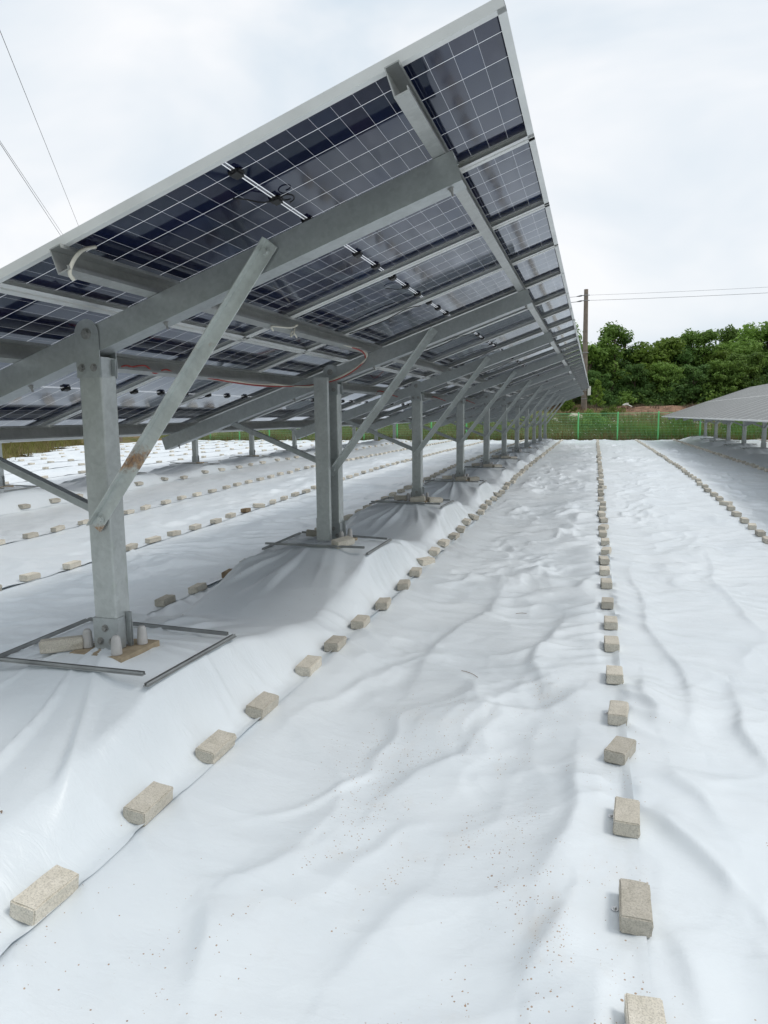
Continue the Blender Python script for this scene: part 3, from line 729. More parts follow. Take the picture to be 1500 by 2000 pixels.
# the tables to the left and right: same parts, shared meshes
def second_table(off, dy, dz, label, glass, detail):
    rt_ = empty('solar_panel_table', (X_POST + off, Y_POST + dy, dz))
    tag(rt_, label, 'solar array')
    add_panels(rt_, glass, False)
    for o in [c for c in root.children if c.name.split('.')[0] == 'purlin']: put(o, rt_)
    for k in range(N_POST): add_frame(rt_, k, detail)
    return rt_
second_table(OFF_R, DY_R, DZ_R, 'grey-topped solar table at the right edge seen from its glass side', me_glass_front, False)
second_table(OFF_L, DY_L, 0, 'farther solar table behind the near one, mostly posts showing under it', me_glass, False)

# ------------------------------------------------------------------ clamp bars on the foundations
ORD = ['first', 'second', 'third', 'fourth', 'fifth', 'sixth', 'seventh', 'eighth', 'ninth', 'tenth', 'eleventh', 'twelfth', 'thirteenth', 'fourteenth', 'fifteenth', 'sixteenth', 'seventeenth', 'eighteenth', 'nineteenth']
def ordinal(n):
    if n < 19: return ORD[n]
    tens = {2: 'twenty', 3: 'thirty', 4: 'forty', 5: 'fifty', 6: 'sixty', 7: 'seventy', 8: 'eighty'}
    t, u = divmod(n + 1, 10)
    if u == 0: return tens[t][:-1] + 'ieth' if tens[t].endswith('y') else tens[t] + 'th'
    return tens[t] + '-' + ORD[u - 1]
def bar_mesh(A, B):
    A, B = Vector(A), Vector(B); ax = (B - A).normalized(); sd = ax.cross(Vector((0, 0, 1))).normalized()
    mb = MB(); mb.extrude([(-.014, 0), (.014, 0), (.014, .004), (.008, .004), (.008, .017), (.005, .017), (.005, .004), (-.005, .004), (-.005, .017), (-.008, .017), (-.008, .004), (-.014, .004)], A, B, sd, sd.cross(ax))
    return mb
def clamp_frame(bx, by, k, where, rnd):
    f = empty('clamp_frame', (bx, by, sheet_z(bx, by)))
    z0 = f.location.z
    j = lambda s: rnd.uniform(-s, s)
    hx, hy = .485, .405
    cs = [(-hx, -hy), (hx, -hy), (hx, hy), (-hx, hy)]
    seg = [((-hx + .02, -hy + j(.012)), (hx - .016, -hy + j(.006))), ((hx + j(.01), -hy - .012), (hx + j(.015), hy - .02)), ((hx - .05, hy + j(.02)), (-hx + .03, hy + j(.02))), ((-hx + j(.015), hy + .02), (-hx + j(.015), -hy))]
    for (a, b) in seg:
        A = Vector((a[0], a[1], sheet_z(bx + a[0], by + a[1]) - z0 + .013)); B = Vector((b[0], b[1], sheet_z(bx + b[0], by + b[1]) - z0 + .013))
        m_ = max(sheet_z(bx + a[0] + (b[0] - a[0]) * t, by + a[1] + (b[1] - a[1]) * t) - z0 - (A.z + (B.z - A.z) * t) for t in (.2, .4, .5, .6, .8))
        if m_ > -.006: A.z += m_ + .006; B.z += m_ + .006
        link('bar', bar_mesh(A, B).mesh('bar', M_BAR), f)
    tag(f, 'thin bar frame round the %s post %s' % (ordinal(k), where), 'metal frame', 'clamp frames round the post feet')
rnd = random.Random(3)
for k in range(N_POST): clamp_frame(X_POST + CX, Y_POST + CY + k * BAY, k, 'of the near table', rnd)
for k in range(2, 8): clamp_frame(X_POST + OFF_L + CX, Y_POST + CY + DY_L + k * BAY, k, 'of the table behind', rnd)
for k in range(6, N_POST): clamp_frame(X_POST + OFF_R + CX, Y_POST + CY + DY_R + k * BAY, N_POST - 1 - k, 'from the far end of the right-hand table', rnd)

# ------------------------------------------------------------------ bricks
BL, BW, BH = .195, .096, .060
def brick_mesh(seed, m):
    rnd = random.Random(seed); mb = MB(); mb.box(-BW / 2, BW / 2, -BL / 2, BL / 2, 0, BH)
    me = mb.mesh('brick', m)
    bm = bmesh.new(); bm.from_mesh(me)
    bmesh.ops.subdivide_edges(bm, edges=bm.edges[:], cuts=2, use_grid_fill=True)
    for v in bm.verts: v.co += Vector((rnd.uniform(-1, 1), rnd.uniform(-1, 1), rnd.uniform(-1, 1))) * .0014
    bmesh.ops.bevel(bm, geom=[e for e in bm.edges if e.calc_face_angle(0) > .9], offset=.0045, segments=2, affect='EDGES')
    for v in bm.verts:
        if rnd.random() < .06: v.co *= 1 - rnd.uniform(.01, .035)
    bm.to_mesh(me); bm.free(); return me
BM = [brick_mesh(s, M_BRICK) for s in range(6)]; BMD = [brick_mesh(s, M_BRICK_DARK) for s in range(2)]
def place_brick(x, y, rz, label, group, mesh, tilt=(0, 0), z=None):
    o = link('brick', mesh)
    e = .03
    zc = sheet_z(x, y) if z is None else z
    sy = (sheet_z(x, y + .07) - sheet_z(x, y - .07)) / .14; sx = (sheet_z(x + e, y) - sheet_z(x - e, y)) / (2 * e)
    sx = max(-.25, min(.25, sx)); sy = max(-.25, min(.25, sy))
    o.location = (x, y, zc + .004 + .004)
    o.rotation_euler = (math.atan(sy) * .8 + tilt[0], -math.atan(sx) * .6 + tilt[1], rz)
    return tag(o, label, 'brick', group)
# rows in view: x, name of the row, first bricks read off the photograph (y, x shift, turn)
rowinfo = {
 -1.645: ('in the row along the near posts', [(1.80, -.005, -.03), (2.39, -.005, -.02), (2.93, 0, -.04), (3.44, .0, -.03), (4.10, .01, .0), (4.56, .02, .05), (5.12, .02, .06), (5.69, .04, .12), (6.38, .04, .15), (6.92, .02, .1), (7.45, .0, -.5), (7.98, -.02, .05)]),
  .14: ('in the row down the middle aisle', [(1.765, .03, .05), (2.26, .025, -.02), (2.80, .02, -.05), (3.40, .015, -.32), (3.84, .02, -.08), (4.43, .015, .0), (5.06, .01, .02), (5.58, .015, .0), (6.16, .0, -.03), (6.84, .0, .04), (7.40, -.01, .02), (7.90, -.01, .1)]),
  2.045: ('in the row right of the middle aisle', []), 3.85: ('in the row before the right-hand table', []),
  -3.58: ('in the row just behind the near posts', [(4.15, 0, .1), (4.72, 0, .05), (5.33, .0, .05), (5.82, .03, .05), (6.44, .03, .1), (6.95, -.05, .2)]),
  -5.46: ('in the first row beyond the near table', []), -7.38: ('in the second row beyond the near table', []), -9.28: ('in the third row beyond the near table', []),
  -11.15: ('in the fourth row beyond the near table', []), -13.1: ('in the fifth row beyond the near table', []), -15.0: ('in the sixth row beyond the near table', []), -16.8: ('in the seventh row beyond the near table', []),
  -18.6: ('far left', []), -20.5: ('far left', []), -22.4: ('far left', []), -24.3: ('far left', []), 5.83: ('right', []), 7.7: ('right', [])}
def cam_xy(p):
    d = Vector(p) - Vector((0, 0, EYE)); z = d.dot(f2)
    if z < .3: return None
    return (750 + F_PX * d.dot(r3) / z, 1000 - F_PX * d.dot(u3) / z, z)
cands = []
rnd = random.Random(21)
for rx, (nm, given) in rowinfo.items():
    y = 1.80; n = 0
    seq = [(y * .944, dx + .01, rz) for y, dx, rz in given] if rx == -1.645 else list(given)
    y = seq[-1][0] + .54 if seq else {2.045: 1.6, 3.85: 1.5}.get(rx, max(1.2, abs(rx) * .55))
    if not seq and rx < -18.5: y = 19 + (-18.3 - rx) / .60 + .3
    while y < Y_EDGE - .25:
        seq.append((y, rnd.uniform(-.025, .025), rnd.gauss(0, .09) if rnd.random() > .08 else rnd.uniform(-.7, .7))); y += rnd.uniform(.47, .60) if rx > -8 else (rnd.uniform(.6, 1.05) if rx > -12 else rnd.uniform(.85, 1.5))
    vis = 0
    for (y, dx, rz) in seq:
        c = cam_xy((rx + dx, y, float(zg(y)) + .03))
        inside = c and -25 < c[0] < 1525 and c[1] < 2030
        if not inside: continue
        cands.append((c[2], rx, rx + dx, y, rz, nm, vis)); vis += 1
cands.sort(); rest = []
DARK = {(-3.58, 4): 1, (-5.46, 10): 0}
for i, (d, rx, x, y, rz, nm, n) in enumerate(cands):
    if i < 284 and nm not in ('far left', 'right'):
        dark = (rx, n) in DARK
        what = 'dark brown stained brick' if dark else 'pale brick'
        if n == 0: w = 'nearest %s %s' % (what, nm)
        else: w = '%s, %s from the camera %s' % (what, ordinal(n), nm)
        place_brick(x, y, rz, w, 'bricks weighing down the sheet seams', (BMD if dark else BM)[i % 2 if dark else i % 6], (rnd.gauss(0, .02), rnd.gauss(0, .02)))
    else: rest.append((x, y, rz))
# bricks round the post feet
extra = [(-2.475, 2.80, -.9, 'pale brick lying left of the foot of the nearest post'),
 (-2.115, 5.885, -.5, 'pale brick leaning against the foot of the doubled post'), (-2.50, 6.22, -1.2, 'brick half hidden behind the foot of the doubled post')]
for k in range(2, 6):
    yb = Y_POST + k * BAY
    extra += [(-2.47, yb + .02, -1.3, 'pale brick left of the foot of the %s post' % ordinal(k)), (-2.20, yb - .14, -1.45, 'pale brick in front of the foot of the %s post' % ordinal(k)), (-2.02, yb + .06, -.9, 'pale brick right of the foot of the %s post' % ordinal(k))]
for (x, y, rz, lb) in extra:
    place_brick(x, y, rz, lb, 'bricks round the post feet', random.choice(BM))
if rest:
    xs_ = np.array([p[0] for p in rest]); ys_ = np.array([p[1] for p in rest]); zs_ = sheet_h(xs_, ys_)
    mb = MB()
    for (x, y, rz), z in zip(rest, zs_):
        c, s = math.cos(rz), math.sin(rz); a = Vector((c, s, 0)); b = Vector((-s, c, 0))
        mb.frame_box(Vector((x, y, float(z) + .006)) - a * BW / 2 - b * BL / 2, a * BW, b * BL, Vector((0, 0, BH)))
    tag(link('bricks', mb.mesh('bricks', M_BRICK)), 'far bricks weighing down the sheet seams', kind='stuff')

# ground pins beside the middle row
mb = MB(); mb.tube([(0, 0, 0), (0, 0, .002)], .013, 14); mb.tube([(0, 0, .002), (0, 0, .008)], [.006, .004], 8); me_pin = mb.mesh('ground_pin', simple('bright_washer', (.6, .6, .6), .3, .9))
for i, (y, nm) in enumerate(((2.277, 'nearest steel pin with washer left of a middle row brick'), (2.842, 'second steel pin with washer left of the middle row'), (3.412, 'third steel pin with washer left of the middle row'), (3.90, 'fourth steel pin with washer left of the middle row'))):
    o = link('ground_pin', me_pin, None, (.045 + .06, y, sheet_z(.105, y) + .005)); tag(o, nm, 'pin', 'pins through the sheet')
# a few bits of straw
for i, (x, y, a, ln, lb) in enumerate(((-1.93, 1.83, .9, .03, 'tiny twig at the left edge of the picture'), (-.72, 4.33, -.7, .16, 'bent straw lying in the middle of the aisle'), (1.02, 2.72, -.2, .10, 'grey straw right of the middle row'), (-.55, 5.9, .3, .09, 'brown straw farther up the aisle'), (-3.1, 4.6, .2, .3, 'long dry stalk on the sheet under the table'))):
    mb = MB(); pts = []
    for k in range(6):
        t = k / 5 - .5; px, py = x + ln * t * math.cos(a), y + ln * t * math.sin(a) + .012 * math.cos(t * 5)
        pts.append((px - x, py - y, sheet_z(px, py) + .008 - sheet_z(x, y)))
    mb.tube(pts, .0016 + .0, 5)
    o = link('straw', mb.mesh('straw', M_STRAW), None, (x, y, sheet_z(x, y))); tag(o, lb, 'straw')

# ------------------------------------------------------------------ fence
def gz(x, y): return float(bank_z(np.array([x]), np.array([y]))[0])
fence = empty('mesh_fence', (0, Y_FENCE, .2)); tag(fence, 'bright green welded mesh fence with round posts behind the yard', 'fence')
mb = MB(); mb.tube([(0, 0, -.2), (0, 0, 1.54), (0, 0, 1.565)], [.036, .036, .022], 12); me_fpost = mb.mesh('fence_post', M_FENCE, False)
FSP = 2.0
mb = MB()
wr = .0031
for i in range(1, 32):
    xx = i * FSP / 32; mb.box(xx - wr, xx + wr, -wr, wr, .06, 1.50)
for j in range(11):
    zz = .08 + j * 1.40 / 10; mb.box(.03, FSP - .03, -wr - .002, wr - .002, zz - wr, zz + wr)
mb.box(.03, FSP - .03, -.008, .008, 1.495, 1.51)
me_fmesh = mb.mesh('wire_panel', M_WIRE)
x0f = -.86 - FSP * 12
for i in range(24):
    xx = x0f + i * FSP; zz = gz(xx, Y_FENCE - .3) - .2 + .02
    link('fence_post', me_fpost, fence, (xx, 0, zz)); p = link('wire_panel', me_fmesh, fence, (xx, 0, zz)); p['kind'] = 'stuff'

# ------------------------------------------------------------------ poles and lines
def pole(x, y, base, top, r0, r1, label, box=True):
    p = empty('utility_pole', (x, y, base)); H_ = top - base
    mb = MB(); mb.tube([(.05, 0, -.3), (.03, 0, H_ * .5), (0.0, 0, H_)], [r0, (r0 + r1) / 2, r1], 16); link('shaft', mb.mesh('shaft', M_POLE, False), p)
    for zz in (H_ - .36, H_ - .68):
        mb = MB(); mb.tube([(0, 0, zz - .03), (0, 0, zz + .03)], r1 + .02, 16); mb.box(-r1 - .10, r1 + .10, -.03, .03, zz - .02, zz + .02)
        bnd = link('band', mb.mesh('band', M_BOLT), p)
        mb = MB(); mb.tube([(-r1 - .1, 0, zz), (-r1 - .22, 0, zz - .02), (-r1 - .45, 0, zz - .05)], [.035, .05, .02], 8); link('insulator', mb.mesh('insulator', M_LINE), bnd)
    if box:
        for zz in (.62, 1.15): 
            mb = MB(); mb.tube([(.05, 0, zz), (.05, 0, zz + .05)], r0 + .015, 16); link('band', mb.mesh('band', M_BOLT), p)
        mb = MB(); mb.box(r0 + .06, r0 + .25, -.16, -.02, .85, 1.42); me = bevel_mesh(mb.mesh('meter_box', M_WHITE), .01); link('meter_box', me, p)
        mb = MB(); mb.tube([(.05, 0, 3.5), (.05, 0, 3.56)], r0 + .01, 16); link('band', mb.mesh('band', M_BOLT), p)
    return tag(p, label, 'utility pole')
PX, PY = -.76, 48.0
pole(PX, PY, gz(PX, PY), 9.36, .19, .125, 'slim concrete utility pole rising behind the far end of the near table')
P2X, P2Y = -30.1, 40.6
pole(P2X, P2Y, gz(P2X, P2Y), 8.9, .17, .12, 'utility pole hidden behind the near table at the left', False)
def line(A, B, sag, r, label):
    A, B = Vector(A), Vector(B); mb = MB(); pts = [A.lerp(B, k / 20) - Vector((0, 0, sag * 4 * (k / 20) * (1 - k / 20))) - A for k in range(21)]
    mb.tube(pts, r, 6); o = link('power_line', mb.mesh('power_line', M_LINE), None, A); tag(o, label, 'cable')
line((PX + .1, PY, 9.0), (29.6, 45.5, 8.95), .25, .007, 'upper cable running right from the utility pole')
line((PX + .1, PY, 8.68), (29.6, 45.5, 8.62), .25, .010, 'lower cable running right from the utility pole')
line((PX - .5, PY, 8.95), (P2X, P2Y, 8.60), .5, .013, 'upper cable between the two poles')
line((PX - .5, PY, 8.63), (P2X, P2Y, 8.30), .5, .018, 'lower cable between the two poles')
A1, A2 = Vector((-10.989, 12, 8.919)), Vector((-11.191, 12, 6.932))
E1 = Vector((P2X, P2Y, 8.75)); E2 = Vector((P2X, P2Y, 8.40))
line(E1, E1 + (A1 - E1) * 1.35, .0, .006, 'thin high cable across the sky at the left')
line(E2, E2 + (A2 - E2) * 1.30, .0, .0065, 'lower dark cable dropping across the sky at the left')
E3 = E2 + Vector((.25, 0, .05)); A3 = A2 + Vector((.02, 0, .02)); line(E3, E3 + (A3 - E3) * 1.30, .0, .005, 'second strand beside the lower cable in the sky')

# ------------------------------------------------------------------ trees and shrubs
def leaf_cloud(seed, clumps, leaf, per, flat=.75, jitter=1.0):
    """clumps: (x, y, z, r); returns verts/faces of small bent leaves filling each clump"""
    rg = np.random.default_rng(seed); V = []; 
    for (cx_, cy__, cz_, r_) in clumps:
        n = int(per * (r_ ** 2))
        d = rg.normal(size=(n, 3)); d /= np.linalg.norm(d, axis=1)[:, None]
        rad = r_ * rg.uniform(.45, 1.0, n) ** .6 * (1 + .24 * rg.normal(size=n))
        c = d * rad[:, None] * np.array([1, 1, flat]) + np.array([cx_, cy__, cz_])
        nrm = d + rg.normal(size=(n, 3)) * .55 + np.array([0, 0, .35]); nrm /= np.linalg.norm(nrm, axis=1)[:, None]
        a = np.cross(nrm, rg.normal(size=(n, 3))); a /= np.linalg.norm(a, axis=1)[:, None]; b = np.cross(nrm, a)
        s = leaf * rg.uniform(.6, 1.35, n)[:, None]
        q = np.stack([c - a * s, c - b * s * .55 , c + a * s, c + b * s * .55 + nrm * s * .15], 1)
        V.append(q)
    V = np.concatenate(V).reshape(-1, 3); k = np.arange(len(V) // 4) * 4
    return V, np.stack([k, k + 1, k + 2, k + 3], 1)
def np_mesh(name, V, Q, m):
    me = bpy.data.meshes.new(name); me.vertices.add(len(V)); me.vertices.foreach_set('co', V.ravel())
    n = Q.shape[1]
    me.loops.add(Q.size); me.loops.foreach_set('vertex_index', Q.ravel().astype(np.int32))
    me.polygons.add(len(Q)); me.polygons.foreach_set('loop_start', (np.arange(len(Q)) * n).astype(np.int32))
    me.update(calc_edges=True); me.materials.append(m); return me
def crown(seed, kind):
    rnd = random.Random(seed); cl = []
    if kind == 'round':
        for i in range(24):
            a = rnd.uniform(0, 6.28); rr = rnd.uniform(0, 1) ** .5 * 1.75; z = rnd.uniform(1.2, 4.3)
            w = math.sin(min(1, (z - .6) / 3.9) * math.pi) ** .6
            cl.append((rr * w * math.cos(a), rr * w * math.sin(a), z + .25 * rnd.random(), rnd.uniform(.42, .78)))
        cl += [(rnd.uniform(-.9, .9), rnd.uniform(-.9, .9), rnd.uniform(3.9, 4.6), rnd.uniform(.28, .5)) for _ in range(7)]
        return cl, .115, 560
    if kind == 'feathery':      # loose upright tree with sprays and gaps
        for i in range(34):
            z = rnd.uniform(1.0, 5.2); a = rnd.uniform(0, 6.28); rr = rnd.uniform(.2, 1.25) * (1.25 - z / 6.5)
            cl.append((rr * math.cos(a), rr * math.sin(a), z, rnd.uniform(.2, .46)))
        cl += [(.25 * math.sin(i), .2 * math.cos(i * 2), 4.8 + i * .13, .2) for i in range(6)]
        return cl, .085, 820
    if kind == 'spread':        # tiers of flat boughs
        for t in range(6):
            z = 1.2 + t * .55; w = 2.1 - abs(t - 2) * .32
            for i in range(8):
                a = rnd.uniform(0, 6.28); rr = rnd.uniform(.3, w); cl.append((rr * math.cos(a), rr * math.sin(a), z + rnd.uniform(-.15, .2), rnd.uniform(.32, .6)))
        return cl, .11, 560
    if kind == 'bush':
        for i in range(16):
            a = rnd.uniform(0, 6.28); rr = rnd.uniform(0, 1.1); cl.append((rr * math.cos(a), rr * math.sin(a), rnd.uniform(.15, .95) * (1.1 - rr * .4), rnd.uniform(.25, .45)))
        return cl, .075, 520
def tree_mesh(seed, kind):
    cl, lf, per = crown(seed, kind)
    V, Q = leaf_cloud(seed, cl, lf, per, .62 if kind == 'spread' else .85)
    mb = MB(); rnd = random.Random(seed + 50)
    hmax = max(c[2] for c in cl)
    if kind != 'bush':
        mb.tube([(0, 0, -.4), (.04, .03, hmax * .3), (.0, .08, hmax * .6), (.05, 0, hmax * .95)], [.11, .085, .055, .015], 8)
        for c in rnd.sample(cl, 9):
            z0 = max(.5, c[2] - rnd.uniform(.5, 1.1)); mb.tube([(0.02, .04, z0), (c[0] * .5, c[1] * .5, (z0 + c[2]) / 2 + .1), (c[0], c[1], c[2])], [.045, .03, .01], 5)
    else:
        for c in rnd.sample(cl, 6): mb.tube([(0, 0, -.1), (c[0] * .6, c[1] * .6, c[2] * .6), (c[0], c[1], c[2])], [.02, .014, .006], 5)
    return V, Q, mb.mesh('trunk', M_BARK)
PROTO = {}
def get_tree(kind, var, m):
    key = (kind, var, m.name)
    if key not in PROTO:
        V, Q, tm = tree_mesh(100 + var * 7 + len(kind), kind); PROTO[key] = (np_mesh('crown', V, Q, m), tm)
    return PROTO[key]
def tree(name, kind, var, m, x, y, s, label, sz=None, cat='tree', group='trees of the wood behind the yard', sink=0.1):
    cm, tm = get_tree(kind, var, m)
    t = empty(name, (x, y, gz(x, y) - sink), random.uniform(0, 6.28)); t.scale = (s, s, sz or s)
    link('trunk', tm, t); link('crown', cm, t)
    return tag(t, label, cat, group)
def at_px(px, y, z=0):      # world x on the plane y seen at pixel column px (at about the horizon)
    d = r3 * (px - 750) / F_PX + u3 * (1000 - 760) / F_PX + f2
    return d.x / d.y * y
# front rank, read off the photograph from left to right: column, distance, kind, variant, leaves, scale, height scale, label
WOOD = [
 (1150, 53, 'round', 0, M_LEAF, 1.10, 1.22, 'round mid-green tree right behind the utility pole'),
 (1172, 54, 'feathery', 0, M_LEAF_D, 1.05, 1.02, 'slim dark tree just right of the utility pole'),
 (1196, 54, 'feathery', 1, M_LEAF, 1.35, 1.17, 'tall feathery tree with sky showing through its top'),
 (1218, 55, 'feathery', 2, M_LEAF_D, 1.05, 1.05, 'narrow dark tree right of the tall feathery one'),
 (1255, 55, 'round', 1, M_LEAF_L, 1.2, 1.10, 'broad bright-topped tree in the middle of the wood'),
 (1285, 56, 'spread', 0, M_LEAF_L, 1.2, 1.40, 'tree with layered boughs and yellow-green top'),
 (1315, 57, 'round', 2, M_LEAF_D, 1.15, 1.15, 'dark round tree in the middle of the wood'),
 (1345, 58, 'feathery', 1, M_LEAF, 1.15, 1.10, 'loose tree standing just above the wood line'),
 (1372, 57, 'feathery', 0, M_LEAF, 1.20, 1.09, 'pale feathery tree left of the single crown'),
 (1402, 57, 'round', 0, M_LEAF_L, 1.0, 1.05, 'light green tree below the single crown'),
 (1425, 66, 'round', 1, M_LEAF, 1.0, 1.26, 'far pale crown standing alone against the sky'),
 (1440, 58, 'spread', 1, M_LEAF, 1.15, 1.35, 'layered tree above the right-hand solar table'),
 (1468, 60, 'round', 2, M_LEAF, 1.1, 1.10, 'round tree before the tallest right-hand one'),
 (1492, 60, 'round', 1, M_LEAF, 1.35, 1.36, 'tall round tree at the right edge of the picture'),
 (1530, 60, 'round', 0, M_LEAF_D, 1.3, 1.25, 'dark tree just beyond the right edge'),
]
for (px, y, kind, var, m, s, sz, lb) in WOOD: tree('tree', kind, var, m, at_px(px, y), y, s, lb, sz * (.92 if 'feathery' in lb or 'alone' in lb or 'loose' in lb or 'tall round' in lb else .79))
LOW = [
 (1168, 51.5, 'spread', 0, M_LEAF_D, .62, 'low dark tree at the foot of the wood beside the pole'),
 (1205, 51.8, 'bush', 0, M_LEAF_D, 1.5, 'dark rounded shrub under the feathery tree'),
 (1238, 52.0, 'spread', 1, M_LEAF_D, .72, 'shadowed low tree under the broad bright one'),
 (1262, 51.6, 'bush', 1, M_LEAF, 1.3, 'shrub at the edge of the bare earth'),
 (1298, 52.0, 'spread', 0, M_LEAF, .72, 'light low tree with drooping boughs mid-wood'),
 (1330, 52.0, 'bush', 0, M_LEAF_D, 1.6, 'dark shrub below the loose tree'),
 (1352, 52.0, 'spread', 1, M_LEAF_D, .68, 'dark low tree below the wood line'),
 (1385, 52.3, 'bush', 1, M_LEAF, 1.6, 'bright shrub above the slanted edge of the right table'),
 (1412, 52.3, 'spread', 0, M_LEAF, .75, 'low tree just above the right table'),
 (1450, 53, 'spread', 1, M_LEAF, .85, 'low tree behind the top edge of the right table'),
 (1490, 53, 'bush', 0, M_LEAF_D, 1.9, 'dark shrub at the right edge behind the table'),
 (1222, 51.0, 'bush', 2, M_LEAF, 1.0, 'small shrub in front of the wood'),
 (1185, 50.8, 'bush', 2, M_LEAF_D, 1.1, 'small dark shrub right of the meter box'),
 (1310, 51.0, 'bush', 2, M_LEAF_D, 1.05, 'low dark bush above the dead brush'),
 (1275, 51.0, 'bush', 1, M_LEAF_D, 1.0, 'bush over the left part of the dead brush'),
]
for (px, y, kind, var, m, s, lb) in LOW: tree('shrub' if kind == 'bush' else 'tree', kind, var, m, at_px(px, y), y, s, lb, None, 'shrub' if kind == 'bush' else 'tree', 'undergrowth at the foot of the wood')
rnd = random.Random(5)
for i in range(16):      # the wood goes on to the left behind the near table and to the right
    px = 1110 - i * 38 if i < 11 else 1560 + (i - 11) * 45
    y = 56 + rnd.uniform(-2, 4)
    tree('tree', rnd.choice(['round', 'spread', 'feathery']), rnd.choice([0, 1]), rnd.choice([M_LEAF, M_LEAF_D]), at_px(px, y), y, 1.1, 'tree of the wood hidden behind the solar tables', rnd.uniform(1.0, 1.25), group='trees hidden behind the solar tables')
# far-off backing of the wood: one mass, darker leaf colour paints shaded gaps
rg = random.Random(9); cl = []
for i in range(420):
    px = rg.uniform(1080, 1640); y = rg.uniform(59, 68); x = at_px(px, y)
    cl.append((x, y, gz(x, y) + rg.uniform(.1, 1) ** .8 * 3.3, rg.uniform(.9, 1.3)))
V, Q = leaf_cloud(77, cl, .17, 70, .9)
tag(link('wood', np_mesh('wood', V, Q, M_LEAF_D)), 'dense wood behind the front trees, leaves coloured darker as shade in the gaps', kind='stuff')
cl = []
for i in range(460):
    x = rg.uniform(-40, 34); y = -17 - rg.uniform(0, 7); cl.append((x, y, rg.uniform(.2, 10.5), rg.uniform(1.1, 1.9)))
V, Q = leaf_cloud(78, cl, .3, 24, .9)
tag(link('wood', np_mesh('wood', V, Q, M_LEAF)), 'wood along the other side of the yard behind the photographer', kind='stuff')
# two young light-green trees before the wood
def sapling(x, y, h, seed, label):
    rnd = random.Random(seed); cl = []; mb = MB(); mb.tube([(0, 0, -.1), (.02, 0, h * .5), (.1, 0, h)], [.03, .02, .006], 6)
    for i in range(15):
        z = h * (.25 + .75 * i / 14); a = i * 2.4; rr = (1 - i / 18) * .55 * rnd.uniform(.6, 1.1); e = Vector((rr * math.cos(a) + .1 * z / h, rr * math.sin(a), z + .18))
        mb.tube([(0, 0, z - .1), e * .6 + Vector((0, 0, .4 * (z - .1))) * .0 + Vector((0, 0, 0)), e], [.012, .008, .004], 4)
        for t in (.5, .75, 1.0): cl.append((e.x * t, e.y * t, z - .1 + (e.z - z + .1) * t, .13))
    V, Q = leaf_cloud(seed, cl, .06, 1500, .8)
    t = empty('young_tree', (x, y, gz(x, y))); link('trunk', mb.mesh('trunk', M_BARK), t); link('crown', np_mesh('crown', V, Q, M_LEAF_L), t)
    tag(t, label, 'tree')
sapling(at_px(1165, 46.5), 46.5, 1.75, 4, 'slender light-green young tree behind the fence beside the pole')
sapling(at_px(1108, 46.5), 46.5, .8, 6, 'small light-green seedling left of the pole')
for px, y, s, lb in ((1200, 46.5, .55, 'low light-green bush right of the young tree'), (1150, 44.2, .8, 'dark leafy shrub right behind the fence'), (1170, 43.2, .75, 'leafy shrub against the fence mesh'), (1146, 42.6, .55, 'small shrub low behind the fence'), (1184, 45.4, .6, 'bush at the foot of the young tree')):
    tree('shrub', 'bush', 1, M_LEAF_L if px == 1200 else M_LEAF, at_px(px, y), y, s, lb, None, 'shrub', 'shrubs behind the fence', .02)

# grass and weeds
def blades(name, n, xr, yr, hr, m, seed, label, dens=None, wd=.012):
    rg = np.random.default_rng(seed); x = rg.uniform(*xr, n); y = rg.uniform(*yr, n)
    if dens is not None:
        k = rg.uniform(0, 1, n) < dens(x, y); x, y = x[k], y[k]
    n = len(x); z = bank_z(x, y) - .03
    h = rg.uniform(*hr, n) * (.6 + .8 * np.clip(perlin(x * .8, y * .8, seed) + .5, 0, 1)); a = rg.uniform(0, 2 * np.pi, n); w = wd * rg.uniform(.6, 1.5, n)
    lx, ly = rg.normal(size=n) * .28 * h, rg.normal(size=n) * .28 * h
    b0 = np.stack([x - w * np.cos(a), y - w * np.sin(a), z], 1); b1 = np.stack([x + w * np.cos(a), y + w * np.sin(a), z], 1)
    m1 = np.stack([x + w * .7 * np.cos(a) + lx * .35, y + w * .7 * np.sin(a) + ly * .35, z + h * .6], 1); m0 = np.stack([x - w * .7 * np.cos(a) + lx * .35, y - w * .7 * np.sin(a) + ly * .35, z + h * .6], 1)
    tp = np.stack([x + lx, y + ly, z + h], 1)
    V = np.stack([b0, b1, m1, m0, tp], 1).reshape(-1, 3); k = np.arange(n) * 5
    me = bpy.data.meshes.new(name); F = [(int(i), int(i + 1), int(i + 2), int(i + 3)) for i in k] + [(int(i + 3), int(i + 2), int(i + 4)) for i in k]
    me.from_pydata(V.tolist(), [], F); me.materials.append(m)
    return tag(link(name, me), label, kind='stuff')
blades('grass', 34000, (-24, 16), (Y_FENCE + .15, 45.4), (.15, .55), M_GRASS, 31, 'yellow-green grass on the bank behind the fence', lambda x, y: .35 + .65 * sstep(-.1, .3, perlin(x * .5, y * .5, 91)))
blades('dry_grass', 32000, (-24, 16), (Y_EDGE + .05, 46), (.14, .55), M_DRY, 32, 'dry brown grass along the foot of the fence', lambda x, y: .25 + .75 * (1 - sstep(.3, 1.3, y - Y_FENCE)))
blades('weeds', 9000, (-1, 14), (Y_FENCE + .5, 44.0), (.30, .8), M_LEAF_L, 33, 'tall green weeds behind the fence', lambda x, y: sstep(-.15, .25, perlin(x * .6, y * .5, 93)), .02)
blades('grass', 16000, (-34, -17.5), (17, 36), (.2, .6), M_GRASS, 34, 'rough grass on the rim left of the yard', lambda x, y: sstep(.1, .5, -18.6 - (y - 19) * .60 - x) * (1 - sstep(5, 8, -18.6 - (y - 19) * .60 - x)))
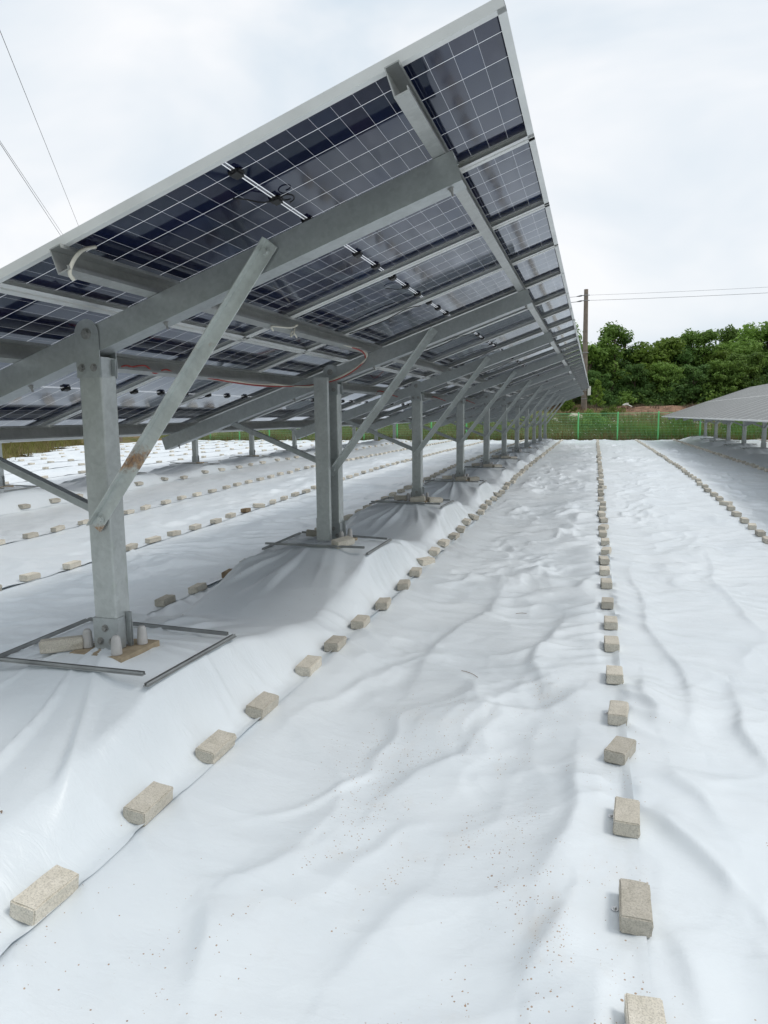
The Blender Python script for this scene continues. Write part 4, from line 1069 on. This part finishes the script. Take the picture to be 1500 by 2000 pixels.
blades('dry_grass', 14000, (-34, -17.5), (17, 36), (.15, .5), M_DRY, 36, 'dry brown grass on the rim left of the yard', lambda x, y: sstep(-.1, .2, -18.6 - (y - 19) * .60 - x) * (1 - sstep(4, 6, -18.6 - (y - 19) * .60 - x)))
blades('dead_brush', 9000, (-4, 14), (47, 51.3), (.08, .3), M_BRUSH, 35, 'dead brown brush on the bare earth', lambda x, y: .3 + .7 * sstep(-.1, .3, perlin(x * .9, y, 95)), .015)
rg = np.random.default_rng(8); n = 260; x = rg.uniform(-3, 9, n); y = rg.uniform(Y_FENCE + .6, 44.5, n); k = perlin(x * .7, y * .6, 97) > .02; x, y = x[k], y[k]
cl = [(float(a), float(b), float(bank_z(np.array([a]), np.array([b]))[0]) + rg.uniform(.3, .65), .04) for a, b in zip(x, y)]
V, Q = leaf_cloud(12, cl, .028, 2600, .5); tag(link('wild_flowers', np_mesh('wild_flowers', V, Q, M_PETAL)), 'small white flowers among the weeds behind the fence', kind='stuff')
# pale rock and a bent white pipe on the bank
def rock(x, y, s, seed, label):
    bm = bmesh.new(); bmesh.ops.create_icosphere(bm, subdivisions=2, radius=1)
    rnd = random.Random(seed)
    for v in bm.verts: v.co *= 1 + rnd.uniform(-.22, .22); v.co.z *= .75
    me = bpy.data.meshes.new('rock'); bm.to_mesh(me); bm.free(); me.materials.append(M_ROCK)
    o = link('rock', me, None, (x, y, gz(x, y) + s * .35)); o.scale = (s, s * .8, s); tag(o, label, 'rock')
rock(at_px(1124, 45), 45, .42, 1, 'large pale rock behind the fence post under the pole')
rock(at_px(1085, 45), 45, .18, 2, 'small pale stone left of the large rock')
rock(at_px(1350, 45), 44, .16, 3, 'pale stone among the weeds')
mb = MB(); mb.tube([(-.28, 0, .06), (.0, .0, .10), (.28, -.1, -.04)], .035, 8); mb.tube([(-.28, 0, .07), (-.1, .02, .16), (.08, .0, .17)], .03, 8)
xp = at_px(1226, 48.2); o = link('pipe', mb.mesh('pipe', M_WHITE), None, (xp, 48.0, gz(xp, 48.0) + .22)); tag(o, 'bent white plastic pipe lying on the bare earth', 'pipe')
